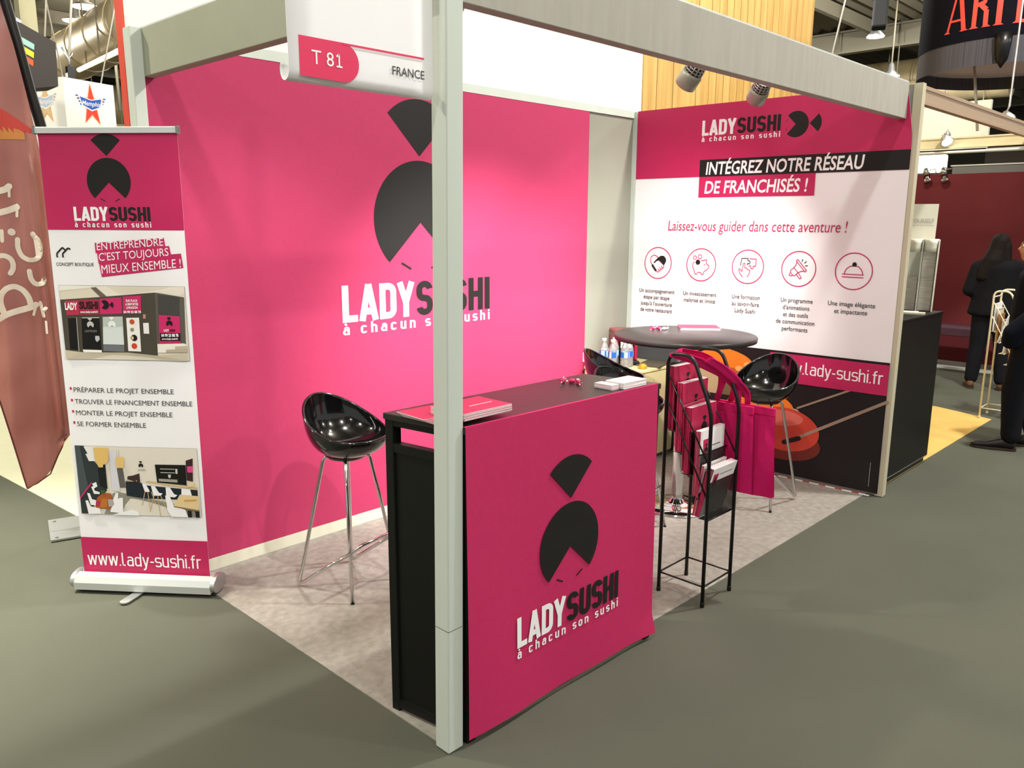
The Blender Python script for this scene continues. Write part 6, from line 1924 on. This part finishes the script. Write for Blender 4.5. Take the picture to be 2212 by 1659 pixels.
hr = [[(hc + Vector((-0.012, -0.02, 0.05)), (0.090, 0.098, 0.092)), (hc + Vector((-0.03, -0.05, -0.04)), (0.092, 0.075, 0.085)), (hc + Vector((-0.06, -0.09, -0.14)), (0.105, 0.06, 0.08)), (hc + Vector((-0.085, -0.105, -0.24)), (0.115, 0.045, 0.07)), (hc + Vector((-0.10, -0.115, -0.31)), (0.10, 0.035, 0.04))], [(hc + Vector((0.045, -0.03, 0.0)), (0.05, 0.07, 0.07)), (hc + Vector((0.06, -0.06, -0.13)), (0.045, 0.045, 0.05)), (hc + Vector((0.055, -0.09, -0.24)), (0.05, 0.035, 0.05))]]
flesh('hair', hr, HAIR, pa, 0.009, 4)
face_bits(HC, hf, pa)
mb = MB(); rr_ = Vector((hf.y, -hf.x, 0))
for s_ in (-1, 1):
    mb.tube([hc + hf * 0.094 + rr_ * (s_ * 0.032 + 0.019 * math.cos(2 * PI * k / 16)) + Z * (0.004 + 0.016 * math.sin(2 * PI * k / 16)) for k in range(16)], 0.0018, BLACKM, seg=6, closed=True)
    mb.tube([hc + hf * 0.094 + rr_ * s_ * 0.051 + Z * 0.004, hc + hf * 0.04 + rr_ * s_ * 0.085 + Z * 0.006, hc - hf * 0.02 + rr_ * s_ * 0.085], 0.0018, BLACKM, seg=6)
mb.build('glasses', pa)

# person walking in from the edge of the picture
pf = Vector((-0.25, 0.968, 0))
pb_ = thing('person', 'person in dark navy clothes walking past the cream rack, cut by the photo edge', 'person', (5.55, -0.375, 0), math.atan2(pf.y, pf.x) - PI / 2)
HC = (0.0, 0.05, 1.545)
ch = head_chains(HC, (0, 1, 0), 1.0)
ch += [[((0, 0.02, 1.46), 0.056), ((0, 0.0, 1.37), 0.06)], [((-0.17, 0, 1.35), 0.06), ((0, 0, 1.37), 0.08), ((0.17, 0, 1.35), 0.06)], [((0, 0.0, 1.32), (0.16, 0.11, 0.1)), ((0, 0.01, 1.1), (0.14, 0.105, 0.1)), ((0, 0, 0.92), (0.16, 0.12, 0.1))]]
AL = [((-0.19, 0.0, 1.33), 0.056), ((-0.25, -0.02, 1.08), 0.045), ((-0.225, 0.12, 0.93), 0.034)]
AR = [((0.19, 0.0, 1.33), 0.056), ((0.25, -0.06, 1.07), 0.045), ((0.235, 0.03, 0.92), 0.034)]
ch += [AL, AR] + hand((-0.225, 0.12, 0.93), (0.62, -0.45, -0.55), 1) + hand((0.235, 0.03, 0.92), (-0.62, -0.15, -0.6), -1)
LG = [[((-0.09, 0.0, 0.88), 0.10), ((-0.10, 0.07, 0.48), 0.063), ((-0.10, 0.06, 0.09), 0.045)], [((0.09, 0, 0.88), 0.10), ((0.10, 0.0, 0.48), 0.063), ((0.10, -0.10, 0.10), 0.045)]]
ch += LG
flesh('body', ch, SKIN, pb_, 0.011, 6)
co = [[((-0.16, 0, 1.355), 0.085), ((0, 0, 1.385), 0.088), ((0.16, 0, 1.355), 0.085)], [((0, 0.0, 1.30), (0.20, 0.145, 0.11)), ((0, 0.01, 1.08), (0.195, 0.155, 0.1)), ((0, 0.005, 0.90), (0.20, 0.165, 0.06)), ((0, 0.005, 0.80), (0.205, 0.17, 0.04))],
      [((-0.19, 0.0, 1.33), 0.082), ((-0.255, -0.02, 1.08), 0.078), ((-0.235, 0.13, 0.92), 0.074), ((-0.20, 0.14, 0.86), 0.07)], [((0.19, 0.0, 1.33), 0.082), ((0.255, -0.06, 1.07), 0.074), ((0.255, 0.035, 0.89), 0.062)]]
flesh('coat', co, NAVY, pb_, 0.014, 6)
flesh('trousers', [[((-0.085, 0.0, 0.88), 0.125), ((-0.10, 0.075, 0.48), 0.09), ((-0.10, 0.06, 0.115), 0.072)], [((0.085, 0, 0.88), 0.125), ((0.10, 0.0, 0.48), 0.09), ((0.10, -0.10, 0.12), 0.072)]], JEAN, pb_, 0.013, 5)
shoe(pb_, (-0.10, 0.05, 0), 0.05, DARKSHOE, 0.27); shoe(pb_, (0.10, -0.11, 0), -0.05, DARKSHOE, 0.27)
hc = Vector(HC)
flesh('hair', [[(hc + Vector((0, -0.02, 0.055)), (0.090, 0.10, 0.085)), (hc + Vector((0, -0.055, -0.03)), (0.085, 0.06, 0.07))], [(hc + Vector((-0.07, -0.02, 0.0)), (0.025, 0.05, 0.05))], [(hc + Vector((0.07, -0.02, 0.0)), (0.025, 0.05, 0.05))]], HAIR, pb_, 0.010, 4)
face_bits(HC, (0, 1, 0), pb_)
